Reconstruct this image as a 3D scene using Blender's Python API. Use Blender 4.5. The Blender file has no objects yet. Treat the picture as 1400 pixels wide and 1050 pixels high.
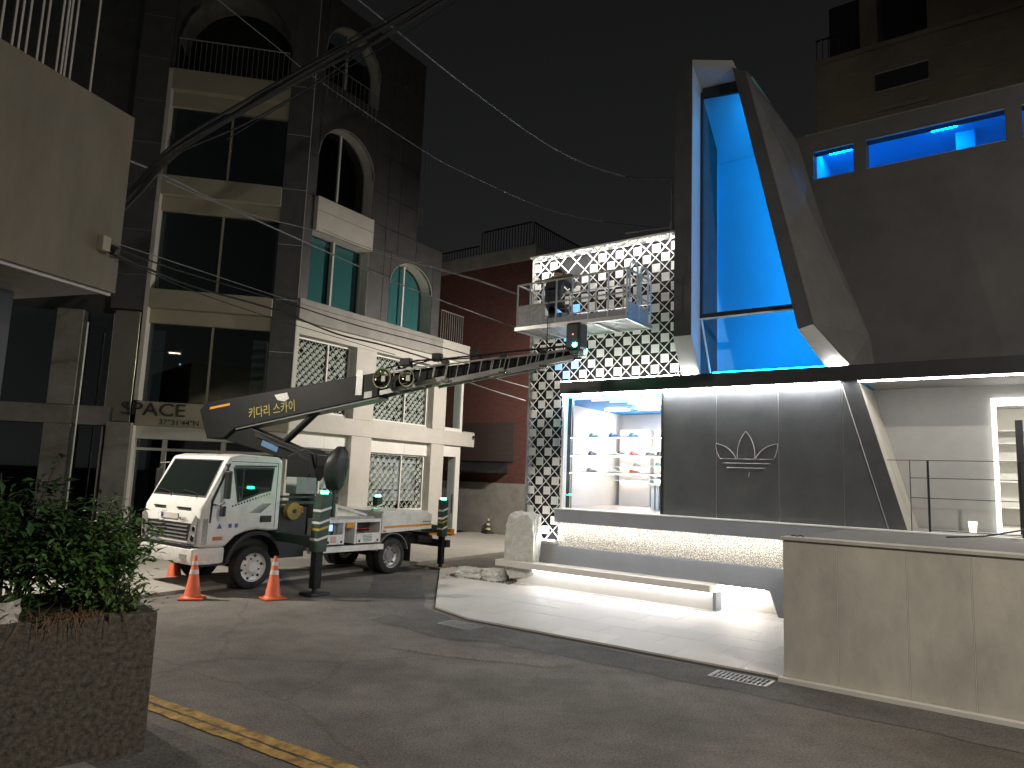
import bpy, bmesh, math, random
from mathutils import Matrix, Vector
random.seed(7)
scene = bpy.context.scene
COL = scene.collection
rad = math.radians

# ------------------------------------------------------------------ camera
cam_data = bpy.data.cameras.new("camera")
cam_data.sensor_width = 36.0
cam_data.lens = 36.0 * 975.0 / 1400.0
cam_data.clip_start = 0.05
cam_data.clip_end = 800.0
cam = bpy.data.objects.new("camera", cam_data)
COL.objects.link(cam)
PITCH, ROLL = rad(7.575), rad(2.2)
_f = Vector((0, math.cos(PITCH), math.sin(PITCH)))
_u = Vector((0, -math.sin(PITCH), math.cos(PITCH)))
_x = Vector((1, 0, 0))
_up = _u * math.cos(ROLL) - _x * math.sin(ROLL)
_ri = _x * math.cos(ROLL) + _u * math.sin(ROLL)
mw = Matrix.Identity(4)
for i in range(3):
    mw[i][0] = _ri[i]; mw[i][1] = _up[i]; mw[i][2] = -_f[i]
mw[2][3] = 2.15
cam.matrix_world = mw
scene.camera = cam

# ------------------------------------------------------------------ night sky, moon, exposure
world = bpy.data.worlds.new("World")
scene.world = world
world.use_nodes = True
wn = world.node_tree
wn.nodes.clear()
sky = wn.nodes.new("ShaderNodeTexSky")
sky.sky_type = 'NISHITA'
sky.sun_disc = False
sky.sun_elevation = rad(20)
sky.sun_rotation = rad(200)
hsv = wn.nodes.new("ShaderNodeHueSaturation")
hsv.inputs["Saturation"].default_value = 0.06
bg = wn.nodes.new("ShaderNodeBackground")
bg.inputs["Strength"].default_value = 0.0028
wo = wn.nodes.new("ShaderNodeOutputWorld")
wn.links.new(sky.outputs[0], hsv.inputs["Color"])
wn.links.new(hsv.outputs[0], bg.inputs["Color"])
wn.links.new(bg.outputs[0], wo.inputs["Surface"])
sun_d = bpy.data.lights.new("moonlight", 'SUN')
sun_d.energy = 0.006
sun_d.angle = rad(2)
sun_d.color = (0.8, 0.88, 1.0)
sun = bpy.data.objects.new("moonlight", sun_d)
sun.rotation_euler = (rad(70), 0, rad(-160))
COL.objects.link(sun)

scene.view_settings.view_transform = 'Standard'
scene.view_settings.look = 'None'
scene.view_settings.exposure = 0.0
scene.view_settings.gamma = 1.0
scene.view_settings.use_curve_mapping = False
scene.render.engine = 'CYCLES'
scene.cycles.use_denoising = True
scene.cycles.max_bounces = 7
scene.cycles.diffuse_bounces = 3
scene.cycles.glossy_bounces = 3
scene.cycles.transmission_bounces = 4
scene.cycles.transparent_max_bounces = 12
scene.cycles.caustics_reflective = False
scene.cycles.caustics_refractive = False
scene.cycles.sample_clamp_indirect = 6.0

# ------------------------------------------------------------------ helpers
class MB:
    """collects vertices and faces of one mesh"""
    def __init__(s):
        s.v = []; s.f = []
    def add(s, vs, fs):
        o = len(s.v)
        s.v += [tuple(v) for v in vs]
        s.f += [tuple(i + o for i in f) for f in fs]
        return s
    def box(s, x0, x1, y0, y1, z0, z1):
        return s.hexa([(x0,y0,z0),(x1,y0,z0),(x1,y1,z0),(x0,y1,z0),(x0,y0,z1),(x1,y0,z1),(x1,y1,z1),(x0,y1,z1)])
    def hexa(s, p):
        return s.add(p, [(3,2,1,0),(4,5,6,7),(0,1,5,4),(1,2,6,5),(2,3,7,6),(3,0,4,7)])
    def ext(s, poly, vec):
        """polygon of 3-d points swept along vec"""
        n = len(poly)
        vec = Vector(vec)
        a = [Vector(p) for p in poly]
        b = [p + vec for p in a]
        return s.add(a + b, [tuple(range(n))[::-1], tuple(range(n, 2*n))] + [(i, (i+1) % n, n + (i+1) % n, n + i) for i in range(n)])
    def xz(s, poly, y0, y1):
        return s.ext([(x, y0, z) for x, z in poly], (0, y1 - y0, 0))
    def xy(s, poly, z0, z1):
        return s.ext([(x, y, z0) for x, y in poly], (0, 0, z1 - z0))
    def ring(s, c, d, r, n, ph=0.0):
        d = Vector(d).normalized()
        t = Vector((0, 0, 1)) if abs(d.z) < 0.9 else Vector((1, 0, 0))
        a = d.cross(t).normalized(); b = d.cross(a)
        return [Vector(c) + a * (r * math.cos(ph + 2*math.pi*i/n)) + b * (r * math.sin(ph + 2*math.pi*i/n)) for i in range(n)]
    def cyl(s, p, q, r, r2=None, n=12, ph=0.0):
        p = Vector(p); q = Vector(q); d = q - p
        r2 = r if r2 is None else r2
        a = s.ring(p, d, r, n, ph); b = s.ring(q, d, r2, n, ph)
        return s.add(a + b, [tuple(range(n)), tuple(range(n, 2*n))[::-1]] + [(i, n + i, n + (i+1) % n, (i+1) % n) for i in range(n)])
    def lathe(s, prof, c, d, n=24):
        """prof: list of (radius, distance along d)"""
        d = Vector(d).normalized(); o = len(s.v)
        for r, h in prof:
            s.v += [tuple(p) for p in s.ring(Vector(c) + d * h, d, max(r, 1e-4), n)]
        for k in range(len(prof) - 1):
            for i in range(n):
                s.f.append((o+k*n+i, o+(k+1)*n+i, o+(k+1)*n+(i+1) % n, o+k*n+(i+1) % n))
        return s
    def tube(s, pts, r, n=6):
        pts = [Vector(p) for p in pts]; o = len(s.v); m = len(pts)
        for i, p in enumerate(pts):
            d = pts[min(i+1, m-1)] - pts[max(i-1, 0)]
            s.v += [tuple(q) for q in s.ring(p, d, r[i] if isinstance(r, (list, tuple)) else r, n)]
        for k in range(m - 1):
            for i in range(n):
                s.f.append((o+k*n+i, o+(k+1)*n+i, o+(k+1)*n+(i+1) % n, o+k*n+(i+1) % n))
        s.f.append(tuple(range(o, o+n))); s.f.append(tuple(range(o+(m-1)*n, o+m*n))[::-1])
        return s
    def bar(s, p, q, w, h):
        """rectangular bar from p to q"""
        p = Vector(p); q = Vector(q); d = (q - p).normalized()
        t = Vector((0, 0, 1)) if abs(d.z) < 0.95 else Vector((1, 0, 0))
        a = d.cross(t).normalized() * (w / 2); b = d.cross(a).normalized() * (h / 2)
        return s.hexa([p-a-b, p+a-b, p+a+b, p-a+b, q-a-b, q+a-b, q+a+b, q-a+b])
    def build(s, name, mat, parent=None, bevel=0.0, smooth=False, kind=None, label=None, seg=2):
        me = bpy.data.meshes.new(name)
        me.from_pydata(s.v, [], s.f)
        me.update()
        bm = bmesh.new(); bm.from_mesh(me)
        bmesh.ops.recalc_face_normals(bm, faces=bm.faces)
        bm.to_mesh(me); bm.free()
        me.materials.append(mat)
        if smooth:
            for p in me.polygons: p.use_smooth = True
            try: me.set_sharp_from_angle(angle=rad(38))
            except Exception: pass
        o = bpy.data.objects.new(name, me)
        COL.objects.link(o)
        if parent is not None: o.parent = parent
        if bevel > 0:
            b = o.modifiers.new("bevel", 'BEVEL'); b.width = bevel; b.segments = seg; b.limit_method = 'ANGLE'; b.angle_limit = rad(35)
            b.harden_normals = False
        if kind: o["kind"] = kind
        if label: o["label"] = label
        return o

def tag(o, label, cat, group=None, kind=None):
    o["label"] = label; o["category"] = cat
    if group: o["group"] = group
    if kind: o["kind"] = kind
    return o
def thing(name, loc, rz, label, cat, group=None):
    o = bpy.data.objects.new(name, None)
    o.empty_display_size = 0.2
    o.location = loc; o.rotation_euler = (0, 0, rad(rz))
    COL.objects.link(o)
    return tag(o, label, cat, group)
def place(o, loc, rz=0.0, frame=None):
    """put a top-level mesh into a facade frame"""
    o.location = loc; o.rotation_euler = (0, 0, rad(rz)); return o
def struct(o):
    o["kind"] = "structure"; return o
def twin(o, parent=None, loc=None):
    c = o.copy(); COL.objects.link(c)
    if parent is not None: c.parent = parent
    if loc is not None: c.location = loc
    return c
def twin_tree(o, parent=None):
    c = twin(o, parent)
    for ch in list(o.children): twin_tree(ch, c)
    return c
def text(name, body, mat, parent, loc, rot, size, ext=0.004, align='LEFT', sx=1.0):
    cu = bpy.data.curves.new(name, 'FONT')
    cu.body = body; cu.size = size; cu.extrude = ext; cu.align_x = align; cu.resolution_u = 3
    cu.materials.append(mat)
    o = bpy.data.objects.new(name, cu)
    COL.objects.link(o)
    bpy.context.view_layer.update()
    me = bpy.data.meshes.new_from_object(o.evaluated_get(bpy.context.evaluated_depsgraph_get()))
    me.name = name
    bpy.data.objects.remove(o)
    if not me.materials: me.materials.append(mat)
    o = bpy.data.objects.new(name, me); COL.objects.link(o)
    o.parent = parent; o.location = loc; o.rotation_euler = rot; o.scale = (sx, 1, 1)
    return o

# ------------------------------------------------------------------ materials
def mat(name, col, rough=0.6, metal=0.0, var=0.12, scale=6.0, bump=0.0, bscale=60.0, spec=0.5, rvar=0.0, coat=0.0, stretch=None):
    m = bpy.data.materials.new(name); m.use_nodes = True
    nt = m.node_tree; b = nt.nodes["Principled BSDF"]
    b.inputs["Roughness"].default_value = rough
    b.inputs["Metallic"].default_value = metal
    b.inputs["Specular IOR Level"].default_value = spec
    b.inputs["Coat Weight"].default_value = coat
    b.inputs["Base Color"].default_value = (*col, 1)
    tc = nt.nodes.new("ShaderNodeTexCoord")
    src = tc.outputs["Object"]
    if stretch:
        mp = nt.nodes.new("ShaderNodeMapping"); mp.inputs["Scale"].default_value = stretch
        nt.links.new(src, mp.inputs[0]); src = mp.outputs[0]
    if var > 0:
        n1 = nt.nodes.new("ShaderNodeTexNoise"); n1.inputs["Scale"].default_value = scale; n1.inputs["Detail"].default_value = 6; n1.inputs["Roughness"].default_value = 0.65
        cr = nt.nodes.new("ShaderNodeValToRGB")
        cr.color_ramp.elements[0].position = 0.3; cr.color_ramp.elements[1].position = 0.7
        cr.color_ramp.elements[0].color = (*[c * (1 - var) for c in col], 1)
        cr.color_ramp.elements[1].color = (*[min(1, c * (1 + var)) for c in col], 1)
        nt.links.new(src, n1.inputs["Vector"]); nt.links.new(n1.outputs[0], cr.inputs[0]); nt.links.new(cr.outputs[0], b.inputs["Base Color"])
        if rvar > 0:
            mr = nt.nodes.new("ShaderNodeMapRange"); mr.inputs[3].default_value = rough - rvar; mr.inputs[4].default_value = rough + rvar
            nt.links.new(n1.outputs[0], mr.inputs[0]); nt.links.new(mr.outputs[0], b.inputs["Roughness"])
    if bump > 0:
        n2 = nt.nodes.new("ShaderNodeTexNoise"); n2.inputs["Scale"].default_value = bscale; n2.inputs["Detail"].default_value = 4
        bp = nt.nodes.new("ShaderNodeBump"); bp.inputs["Strength"].default_value = bump; bp.inputs["Distance"].default_value = 0.02
        nt.links.new(src, n2.inputs["Vector"]); nt.links.new(n2.outputs[0], bp.inputs["Height"]); nt.links.new(bp.outputs[0], b.inputs["Normal"])
    return m
def glow(name, col, strength):
    m = bpy.data.materials.new(name); m.use_nodes = True
    nt = m.node_tree; b = nt.nodes["Principled BSDF"]
    b.inputs["Base Color"].default_value = (0.6, 0.6, 0.6, 1)
    b.inputs["Emission Color"].default_value = (*col, 1)
    b.inputs["Emission Strength"].default_value = strength
    return m
def glass(name, tint=(0.85, 0.9, 0.9), ior=1.6, rough=0.02, floor=0.0):
    m = bpy.data.materials.new(name); m.use_nodes = True
    nt = m.node_tree; nt.nodes.clear()
    out = nt.nodes.new("ShaderNodeOutputMaterial"); mx = nt.nodes.new("ShaderNodeMixShader")
    tr = nt.nodes.new("ShaderNodeBsdfTransparent"); tr.inputs[0].default_value = (*tint, 1)
    gl = nt.nodes.new("ShaderNodeBsdfGlossy"); gl.inputs["Roughness"].default_value = rough
    # Schlick reflectance from the angle of view, the same on both sides of the pane
    f0 = ((ior - 1) / (ior + 1)) ** 2
    ge = nt.nodes.new("ShaderNodeNewGeometry"); dp = nt.nodes.new("ShaderNodeVectorMath"); dp.operation = 'DOT_PRODUCT'
    nt.links.new(ge.outputs["Incoming"], dp.inputs[0]); nt.links.new(ge.outputs["Normal"], dp.inputs[1])
    def mth(op, a, b=None):
        n = nt.nodes.new("ShaderNodeMath"); n.operation = op
        for k, v in enumerate((a, b)):
            if v is None: continue
            if isinstance(v, float): n.inputs[k].default_value = v
            else: nt.links.new(v, n.inputs[k])
        return n.outputs[0]
    c = mth('ABSOLUTE', dp.outputs["Value"])
    fac = mth('ADD', mth('MULTIPLY', mth('POWER', mth('SUBTRACT', 1.0, c), 5.0), 1.0 - f0), f0)
    if floor > 0:
        ma = nt.nodes.new("ShaderNodeMath"); ma.operation = 'MAXIMUM'; ma.inputs[1].default_value = floor
        nt.links.new(fac, ma.inputs[0]); fac = ma.outputs[0]
    nt.links.new(fac, mx.inputs[0]); nt.links.new(tr.outputs[0], mx.inputs[1]); nt.links.new(gl.outputs[0], mx.inputs[2])
    nt.links.new(mx.outputs[0], out.inputs[0])
    return m

def asphalt(name, base, crack=True):
    m = mat(name, base, 0.85, 0, 0.0, spec=0.25)
    nt = m.node_tree; b = nt.nodes["Principled BSDF"]
    tc = nt.nodes.new("ShaderNodeTexCoord")
    def noise(sc, det=5, ro=0.6):
        n = nt.nodes.new("ShaderNodeTexNoise"); n.inputs["Scale"].default_value = sc; n.inputs["Detail"].default_value = det; n.inputs["Roughness"].default_value = ro
        nt.links.new(tc.outputs["Object"], n.inputs["Vector"]); return n
    big, mid, fine = noise(0.55, 4), noise(3.2, 6), noise(48, 4, 0.75)
    def ramp(n, p0, p1, v0, v1):
        r = nt.nodes.new("ShaderNodeMapRange"); r.inputs[1].default_value = p0; r.inputs[2].default_value = p1; r.inputs[3].default_value = v0; r.inputs[4].default_value = v1
        nt.links.new(n.outputs[0], r.inputs[0]); return r
    a = ramp(big, 0.3, 0.7, 0.62, 1.26); c = ramp(mid, 0.3, 0.7, 0.85, 1.12); d = ramp(fine, 0.3, 0.7, 0.40, 1.65)
    m1 = nt.nodes.new("ShaderNodeMath"); m1.operation = 'MULTIPLY'; nt.links.new(a.outputs[0], m1.inputs[0]); nt.links.new(c.outputs[0], m1.inputs[1])
    m2 = nt.nodes.new("ShaderNodeMath"); m2.operation = 'MULTIPLY'; nt.links.new(m1.outputs[0], m2.inputs[0]); nt.links.new(d.outputs[0], m2.inputs[1])
    val = m2.outputs[0]
    if crack:
        vo = nt.nodes.new("ShaderNodeTexVoronoi"); vo.feature = 'DISTANCE_TO_EDGE'; vo.inputs["Scale"].default_value = 0.28
        wv = nt.nodes.new("ShaderNodeMixRGB"); wv.inputs[0].default_value = 0.35
        nt.links.new(tc.outputs["Object"], wv.inputs[1]); nt.links.new(noise(0.9, 6, 0.7).outputs[1], wv.inputs[2]); nt.links.new(wv.outputs[0], vo.inputs["Vector"])
        k = ramp(vo, 0.0, 0.005, 0.78, 1.0)
        m3 = nt.nodes.new("ShaderNodeMath"); m3.operation = 'MULTIPLY'; nt.links.new(val, m3.inputs[0]); nt.links.new(k.outputs[0], m3.inputs[1]); val = m3.outputs[0]
    vm = nt.nodes.new("ShaderNodeVectorMath"); vm.operation = 'SCALE'; vm.inputs[0].default_value = base
    nt.links.new(val, vm.inputs["Scale"]); nt.links.new(vm.outputs[0], b.inputs["Base Color"])
    bp = nt.nodes.new("ShaderNodeBump"); bp.inputs["Strength"].default_value = 0.5; bp.inputs["Distance"].default_value = 0.012
    nt.links.new(fine.outputs[0], bp.inputs["Height"]); nt.links.new(bp.outputs[0], b.inputs["Normal"])
    return m

A_ROAD = asphalt("asphalt", (0.158, 0.144, 0.128))
A_NEW = asphalt("fresh_asphalt", (0.115, 0.108, 0.102), False)
A_WALK = asphalt("speckled_sidewalk", (0.12, 0.11, 0.10), False)
M_YELLOW = mat("worn_yellow_paint", (0.36, 0.215, 0.05), 0.75, 0, 0.75, 7, 0.3, 80)
M_PAVE = mat("forecourt_concrete", (0.34, 0.32, 0.29), 0.8, 0, 0.12, 1.5, 0.15, 40)
M_SLAB = mat("pale_stone_slab", (0.60, 0.56, 0.51), 0.55, 0, 0.06, 2.5, 0.04, 50, rvar=0.1)
M_GROUT = mat("slab_joint", (0.30, 0.28, 0.26), 0.9)
M_CONC = mat("wall_concrete", (0.42, 0.395, 0.345), 0.8, 0, 0.20, 2.2, 0.12, 30, stretch=(1, 1, 0.45))
M_CONC_D = mat("weathered_concrete", (0.26, 0.245, 0.225), 0.85, 0, 0.22, 1.8, 0.15, 30)
M_CONC_G = mat("smooth_grey_concrete", (0.33, 0.33, 0.32), 0.65, 0, 0.10, 1.2, 0.05, 30)
M_BLACK = mat("black_cladding", (0.078, 0.082, 0.086), 0.45, 0, 0.18, 2.0, 0.05, 40, rvar=0.08)
M_BLACK2 = mat("matt_black_steel", (0.02, 0.021, 0.023), 0.5, 0, 0.2, 3.0)
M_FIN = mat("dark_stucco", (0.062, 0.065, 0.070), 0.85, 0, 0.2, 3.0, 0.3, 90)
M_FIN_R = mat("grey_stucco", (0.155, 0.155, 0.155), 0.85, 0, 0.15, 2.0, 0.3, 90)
M_GREYP = mat("blue_grey_panel", (0.25, 0.265, 0.30), 0.6, 0, 0.06, 2.0)
M_WHITE = mat("white_paint", (0.78, 0.77, 0.74), 0.5, 0, 0.05, 3.0)
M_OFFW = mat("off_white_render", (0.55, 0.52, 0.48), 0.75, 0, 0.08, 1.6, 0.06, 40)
M_BEIGE = mat("beige_render", (0.36, 0.32, 0.245), 0.8, 0, 0.08, 1.0, 0.08, 60)
M_STONE = mat("dark_stone_cladding", (0.085, 0.083, 0.086), 0.5, 0, 0.22, 2.2, 0.05, 30)
M_JOINT = mat("pale_joint", (0.62, 0.60, 0.58), 0.8)
M_GRANITE = mat("granite", (0.078, 0.067, 0.052), 0.75, 0, 0.85, 26.0, 0.35, 60)
M_ROCK = mat("rough_pale_rock", (0.50, 0.49, 0.46), 0.85, 0, 0.2, 6.0, 0.6, 18)
M_GRAVEL = mat("dark_gravel", (0.12, 0.12, 0.125), 0.85, 0, 0.4, 30)
M_PEBBLE = mat("ivory_pebble", (0.74, 0.71, 0.63), 0.6, 0, 0.25, 30)
M_PEBBED = mat("pebble_mortar", (0.26, 0.24, 0.20), 0.9)
M_BRICK = None
M_GLASS = glass("clear_glass", (0.93, 0.96, 0.96), 1.45)
M_GLASS_D = glass("tinted_glass", (0.50, 0.60, 0.60), 1.7, 0.02, 0.08)
M_GLASS_R = glass("reflecting_glass", (0.90, 0.93, 0.93), 1.55, 0.02, 0.06)
M_STEEL = mat("galvanised_steel", (0.50, 0.50, 0.49), 0.42, 0.7, 0.15, 12)
M_ALU = mat("brushed_aluminium", (0.62, 0.62, 0.61), 0.35, 0.85, 0.08, 8)
M_CHROME = mat("chrome", (0.80, 0.80, 0.79), 0.12, 1.0, 0.0)
M_RUBBER = mat("black_rubber", (0.022, 0.022, 0.023), 0.75, 0, 0.2, 15, 0.1, 60)
M_PLASTIC = mat("black_plastic", (0.02, 0.02, 0.021), 0.45, 0, 0.1, 5)
M_DARK = mat("dark_interior", (0.02, 0.02, 0.02), 0.9)
M_TRUCK = mat("white_truck_paint", (0.78, 0.77, 0.74), 0.28, 0, 0.11, 2.5, coat=0.4, rvar=0.06)
M_ORANGE = mat("orange_cone", (0.72, 0.13, 0.045), 0.5, 0, 0.12, 8)
M_ORSTRIPE = mat("orange_stripe", (0.72, 0.30, 0.03), 0.5, 0, 0.05, 8)
M_REFL = mat("white_reflective_band", (0.72, 0.70, 0.66), 0.4, 0, 0.1, 10)
M_BOOM = mat("dark_grey_boom_paint", (0.010, 0.011, 0.011), 0.5, 0, 0.25, 3, spec=0.25)
M_GREEN_P = mat("dark_green_paint", (0.03, 0.06, 0.045), 0.45, 0, 0.2, 5)
M_WIRE = mat("black_cable", (0.012, 0.012, 0.012), 0.6, 0, 0)
M_WIRE_G = mat("grey_cable", (0.22, 0.22, 0.22), 0.5, 0, 0)
M_WOOD = mat("brown_board", (0.16, 0.09, 0.05), 0.7, 0, 0.3, 10)
M_GOLD = mat("yellow_lettering", (0.42, 0.36, 0.06), 0.5, 0, 0)
M_RED = mat("red_fabric", (0.6, 0.06, 0.06), 0.6)

G_LED = glow("white_led", (1.0, 0.96, 0.88), 150)
G_LEDC = glow("cool_led", (0.97, 0.97, 1.0), 60)
G_BAND = glow("band_led", (0.98, 0.98, 1.0), 150)
G_LAT = glow("lattice_led", (1.0, 0.98, 0.93), 520)
G_GREEN = glow("green_lamp", (0.02, 1.0, 0.35), 70)
G_BLUE = glow("blue_led", (0.0, 0.45, 1.0), 110)
G_CYAN = glow("cyan_tube", (0.35, 0.85, 1.0), 3)
G_BLUET = glow("blue_room_glow_tile", (0.0, 0.42, 1.0), 1.0)  # own glow stands for the blue room showing through lattice openings
G_WARM = glow("warm_shop_light", (1.0, 0.88, 0.78), 150)
G_STREET = glow("street_lamp_lens", (1.0, 0.86, 0.62), 30)

# facade frames: x along the facade, y into the building, z up
FS = ((4.595, 12.142, 0.0), -36.77)     # shop
F2 = ((-1.773, 27.04, 0.0), 56.0)       # cafe building, street side
F1 = ((-6.314, 20.307, 0.0), 10.81)     # cafe building, corner side
FT = ((-4.528, 13.234, 0.0), 232.24)    # truck: x forward, y to its own left
FN = ((-4.86, 8.47, 0.0), 71.0)         # house on the near corner
def wpt(fr, p):
    a = rad(fr[1]); c, s = math.cos(a), math.sin(a)
    return Vector((fr[0][0] + c*p[0] - s*p[1], fr[0][1] + s*p[0] + c*p[1], p[2]))
# ================================================================== ground
g = MB(); g.add([(-300,-300,0),(300,-300,0),(300,400,0),(-300,400,0)], [(0,1,2,3)])
struct(g.build("road", A_ROAD))
def sheet(name, pts, z, m, fr=None):
    o = MB().add([(x, y, z) for x, y in pts], [tuple(range(len(pts)))]).build(name, m)
    if fr: place(o, *fr)
    return struct(o)
def wobble(pts, amp, step=0.35):
    out = []
    for i in range(len(pts)):
        a = Vector(pts[i]); b = Vector(pts[(i+1) % len(pts)]); n = max(1, int((b-a).length/step))
        for k in range(n):
            p = a.lerp(b, k/n); out.append((p.x + random.uniform(-amp, amp), p.y + random.uniform(-amp, amp)))
    return out
# dark new asphalt along the terrace and the deck wall, and the cut around its corner
sheet("road_patch", wobble([(-7.9,-0.25),(-4.62,-3.60),(-3.55,-3.97),(1.0,-3.90),(9.0,-3.92),(9.0,-4.75),(1.2,-4.62),(-3.4,-4.75),(-5.0,-4.55),(-6.2,-3.45),(-8.7,-0.95)], 0.035), 0.004, A_NEW, FS)
sheet("road_patch", wobble([(-2.0,10.9),(-0.6,9.8),(0.2,9.75),(-0.9,10.75),(-1.75,11.4)], 0.05), 0.0045, A_NEW)
sheet("road_patch", wobble([(-1.4,9.2),(0.6,8.6),(0.9,8.9),(-0.6,9.55)], 0.06), 0.0042, asphalt("old_patch", (0.175,0.155,0.135), False))
# strip of yellow kerb-side line, two parallel stripes with a crack between
yl = Vector((2.29,-1.50)).normalized(); yn = Vector((-yl.y, yl.x))
def strip(o0, o1, t0, t1, amp):
    base = Vector((-3.32,7.08)); L = []; R = []
    n = int((t1-t0)/0.12)
    for i in range(n+1):
        t = t0 + (t1-t0)*i/n
        p = base + yl*t
        a = p + yn*(o0 + random.uniform(-amp, amp)); b = p + yn*(o1 + random.uniform(-amp, amp)); L.append(a); R.append(b)
    return [tuple(q) for q in L] + [tuple(q) for q in R[::-1]]
for a, b in ((-0.115, -0.005), (-0.25, -0.145)):
    sheet("yellow_line", strip(a, b, -2.5, 9.0, 0.008), 0.0085, M_YELLOW)
sheet("line_crack", strip(-0.15, -0.10, -2.5, 9.0, 0.025), 0.0062, A_NEW)
# near sidewalk with a low kerb
sw = [(-3.32,7.08)]
k0 = Vector((-3.32,7.08)) + yn*(-0.42)
kp = [k0 + yl*(-3), k0 + yl*12, k0 + yl*12 - yn*6, k0 - yl*3 - yn*6]
struct(MB().xy([tuple(p) for p in kp], -0.05, 0.012).build("sidewalk", A_WALK))
k1 = k0 - yn*0.75
kp = [k1 + yl*(-3), k1 + yl*12, k1 + yl*12 - yn*5, k1 - yl*3 - yn*5]
struct(MB().xy([tuple(p) for p in kp], 0.0, 0.022).build("sidewalk", M_CONC_D))
# pale forecourt in front of the cafe building and the brick house
o = MB().xy([(-24,0.4),(6.5,0.4),(6.5,-4.4),(2.5,-4.7),(-9,-4.9),(-24,-5.2)], 0.0, 0.06).build("forecourt", M_PAVE); struct(place(o, *F2))
sheet("road_patch", wobble([(-9.5,-5.0),(4.2,-4.9),(3.8,-5.8),(-3.0,-6.0),(-9.4,-6.2)], 0.05), 0.0046, A_NEW, F2)

# terrace of pale slabs, each slab a piece
def clip(poly, conv):
    out = poly
    n = len(conv)
    for i in range(n):
        a = conv[i]; b = conv[(i+1) % n]; inp = out; out = []
        def side(p): return (b[0]-a[0])*(p[1]-a[1]) - (b[1]-a[1])*(p[0]-a[0])
        for j in range(len(inp)):
            p = inp[j]; q = inp[(j+1) % len(inp)]; sp, sq = side(p), side(q)
            if sp >= 0: out.append(p)
            if sp*sq < 0:
                t = sp/(sp-sq); out.append((p[0]+t*(q[0]-p[0]), p[1]+t*(q[1]-p[1])))
        if not out: return []
    return out
TER = [(-7.75,0.18),(-4.49,-3.54),(-3.51,-3.86),(1.09,-3.79),(1.09,0.6),(-7.75,0.6)]
def inset(poly, d):
    c = (sum(p[0] for p in poly)/len(poly), sum(p[1] for p in poly)/len(poly)); out = []
    for p in poly:
        v = Vector((c[0]-p[0], c[1]-p[1])); L = v.length
        out.append((p[0]+v.x/L*d, p[1]+v.y/L*d))
    return out
terrace = place(MB().xy(TER, -0.02, 0.022).build("terrace", mat("terrace_edge", (0.10,0.098,0.095), 0.8)), *FS); struct(terrace)
SLABS = [mat("pale_stone_slab", (0.50*k, 0.465*k, 0.425*k), 0.5, 0, 0.05, 2.5, 0.03, 50, rvar=0.1) for k in (0.95, 1.0, 1.04)]
TIN = inset(TER, 0.012)
r = 0
y = -3.9
while y < 0.5:
    x = -8.4 + (0.45 if r % 2 else 0.0)
    while x < 1.2:
        p = clip([(x+.0015,y+.0015),(x+.8985,y+.0015),(x+.8985,y+.5985),(x+.0015,y+.5985)], TIN)
        if len(p) >= 3:
            area = abs(sum(p[i][0]*p[(i+1)%len(p)][1]-p[(i+1)%len(p)][0]*p[i][1] for i in range(len(p))))/2
            if area > 0.004:
                MB().xy(p, 0.022, 0.0425 + random.uniform(0, 0.0012)).build("paving_slab", random.choice(SLABS), terrace)
        x += 0.9
    y += 0.6; r += 1

# drain grates
def grate(name, fr_loc, rz, w, d, label):
    t = thing(name, fr_loc, rz, label, "drain grate")
    m = MB()
    m.box(-w/2,w/2,-d/2,-d/2+.02,0,.012).box(-w/2,w/2,d/2-.02,d/2,0,.012).box(-w/2,-w/2+.02,-d/2+.02,d/2-.02,0,.012).box(w/2-.02,w/2,-d/2+.02,d/2-.02,0,.012)
    m.build("frame", M_STEEL, t)
    MB().box(-w/2+.02,w/2-.02,-d/2+.02,d/2-.02,-.002,.002).build("pit", M_DARK, t)
    n = int(w/0.05)
    b0 = None
    for i in range(n):
        x = -w/2 + .03 + (w-.06)*i/(n-1)
        if b0 is None: b0 = MB().box(-.008,.008,-d/2+.02,d/2-.02,.002,.010).build("bar", M_STEEL, t); b0.location = (x,0,0)
        else: twin(b0, t, (x,0,0))
    MB().box(-w/2+.02,w/2-.02,-.008,.008,.0035,.0112).build("cross_bar", M_STEEL, t)
grate("drain_grate", tuple(wpt(FS,(0.72,-4.10,0.006))), FS[1], 0.66, 0.34, "galvanised drain grate set in the road at the deck wall corner")
grate("drain_grate", tuple(wpt(FS,(-3.35,-4.22,0.006))), FS[1], 0.62, 0.36, "dusty drain grate in dark asphalt at the terrace's street corner")
# ================================================================== shop building
shop = thing("shop_building", *FS, "black and grey corner sports shop with white lattice facade and tall blue window", "building")
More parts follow.
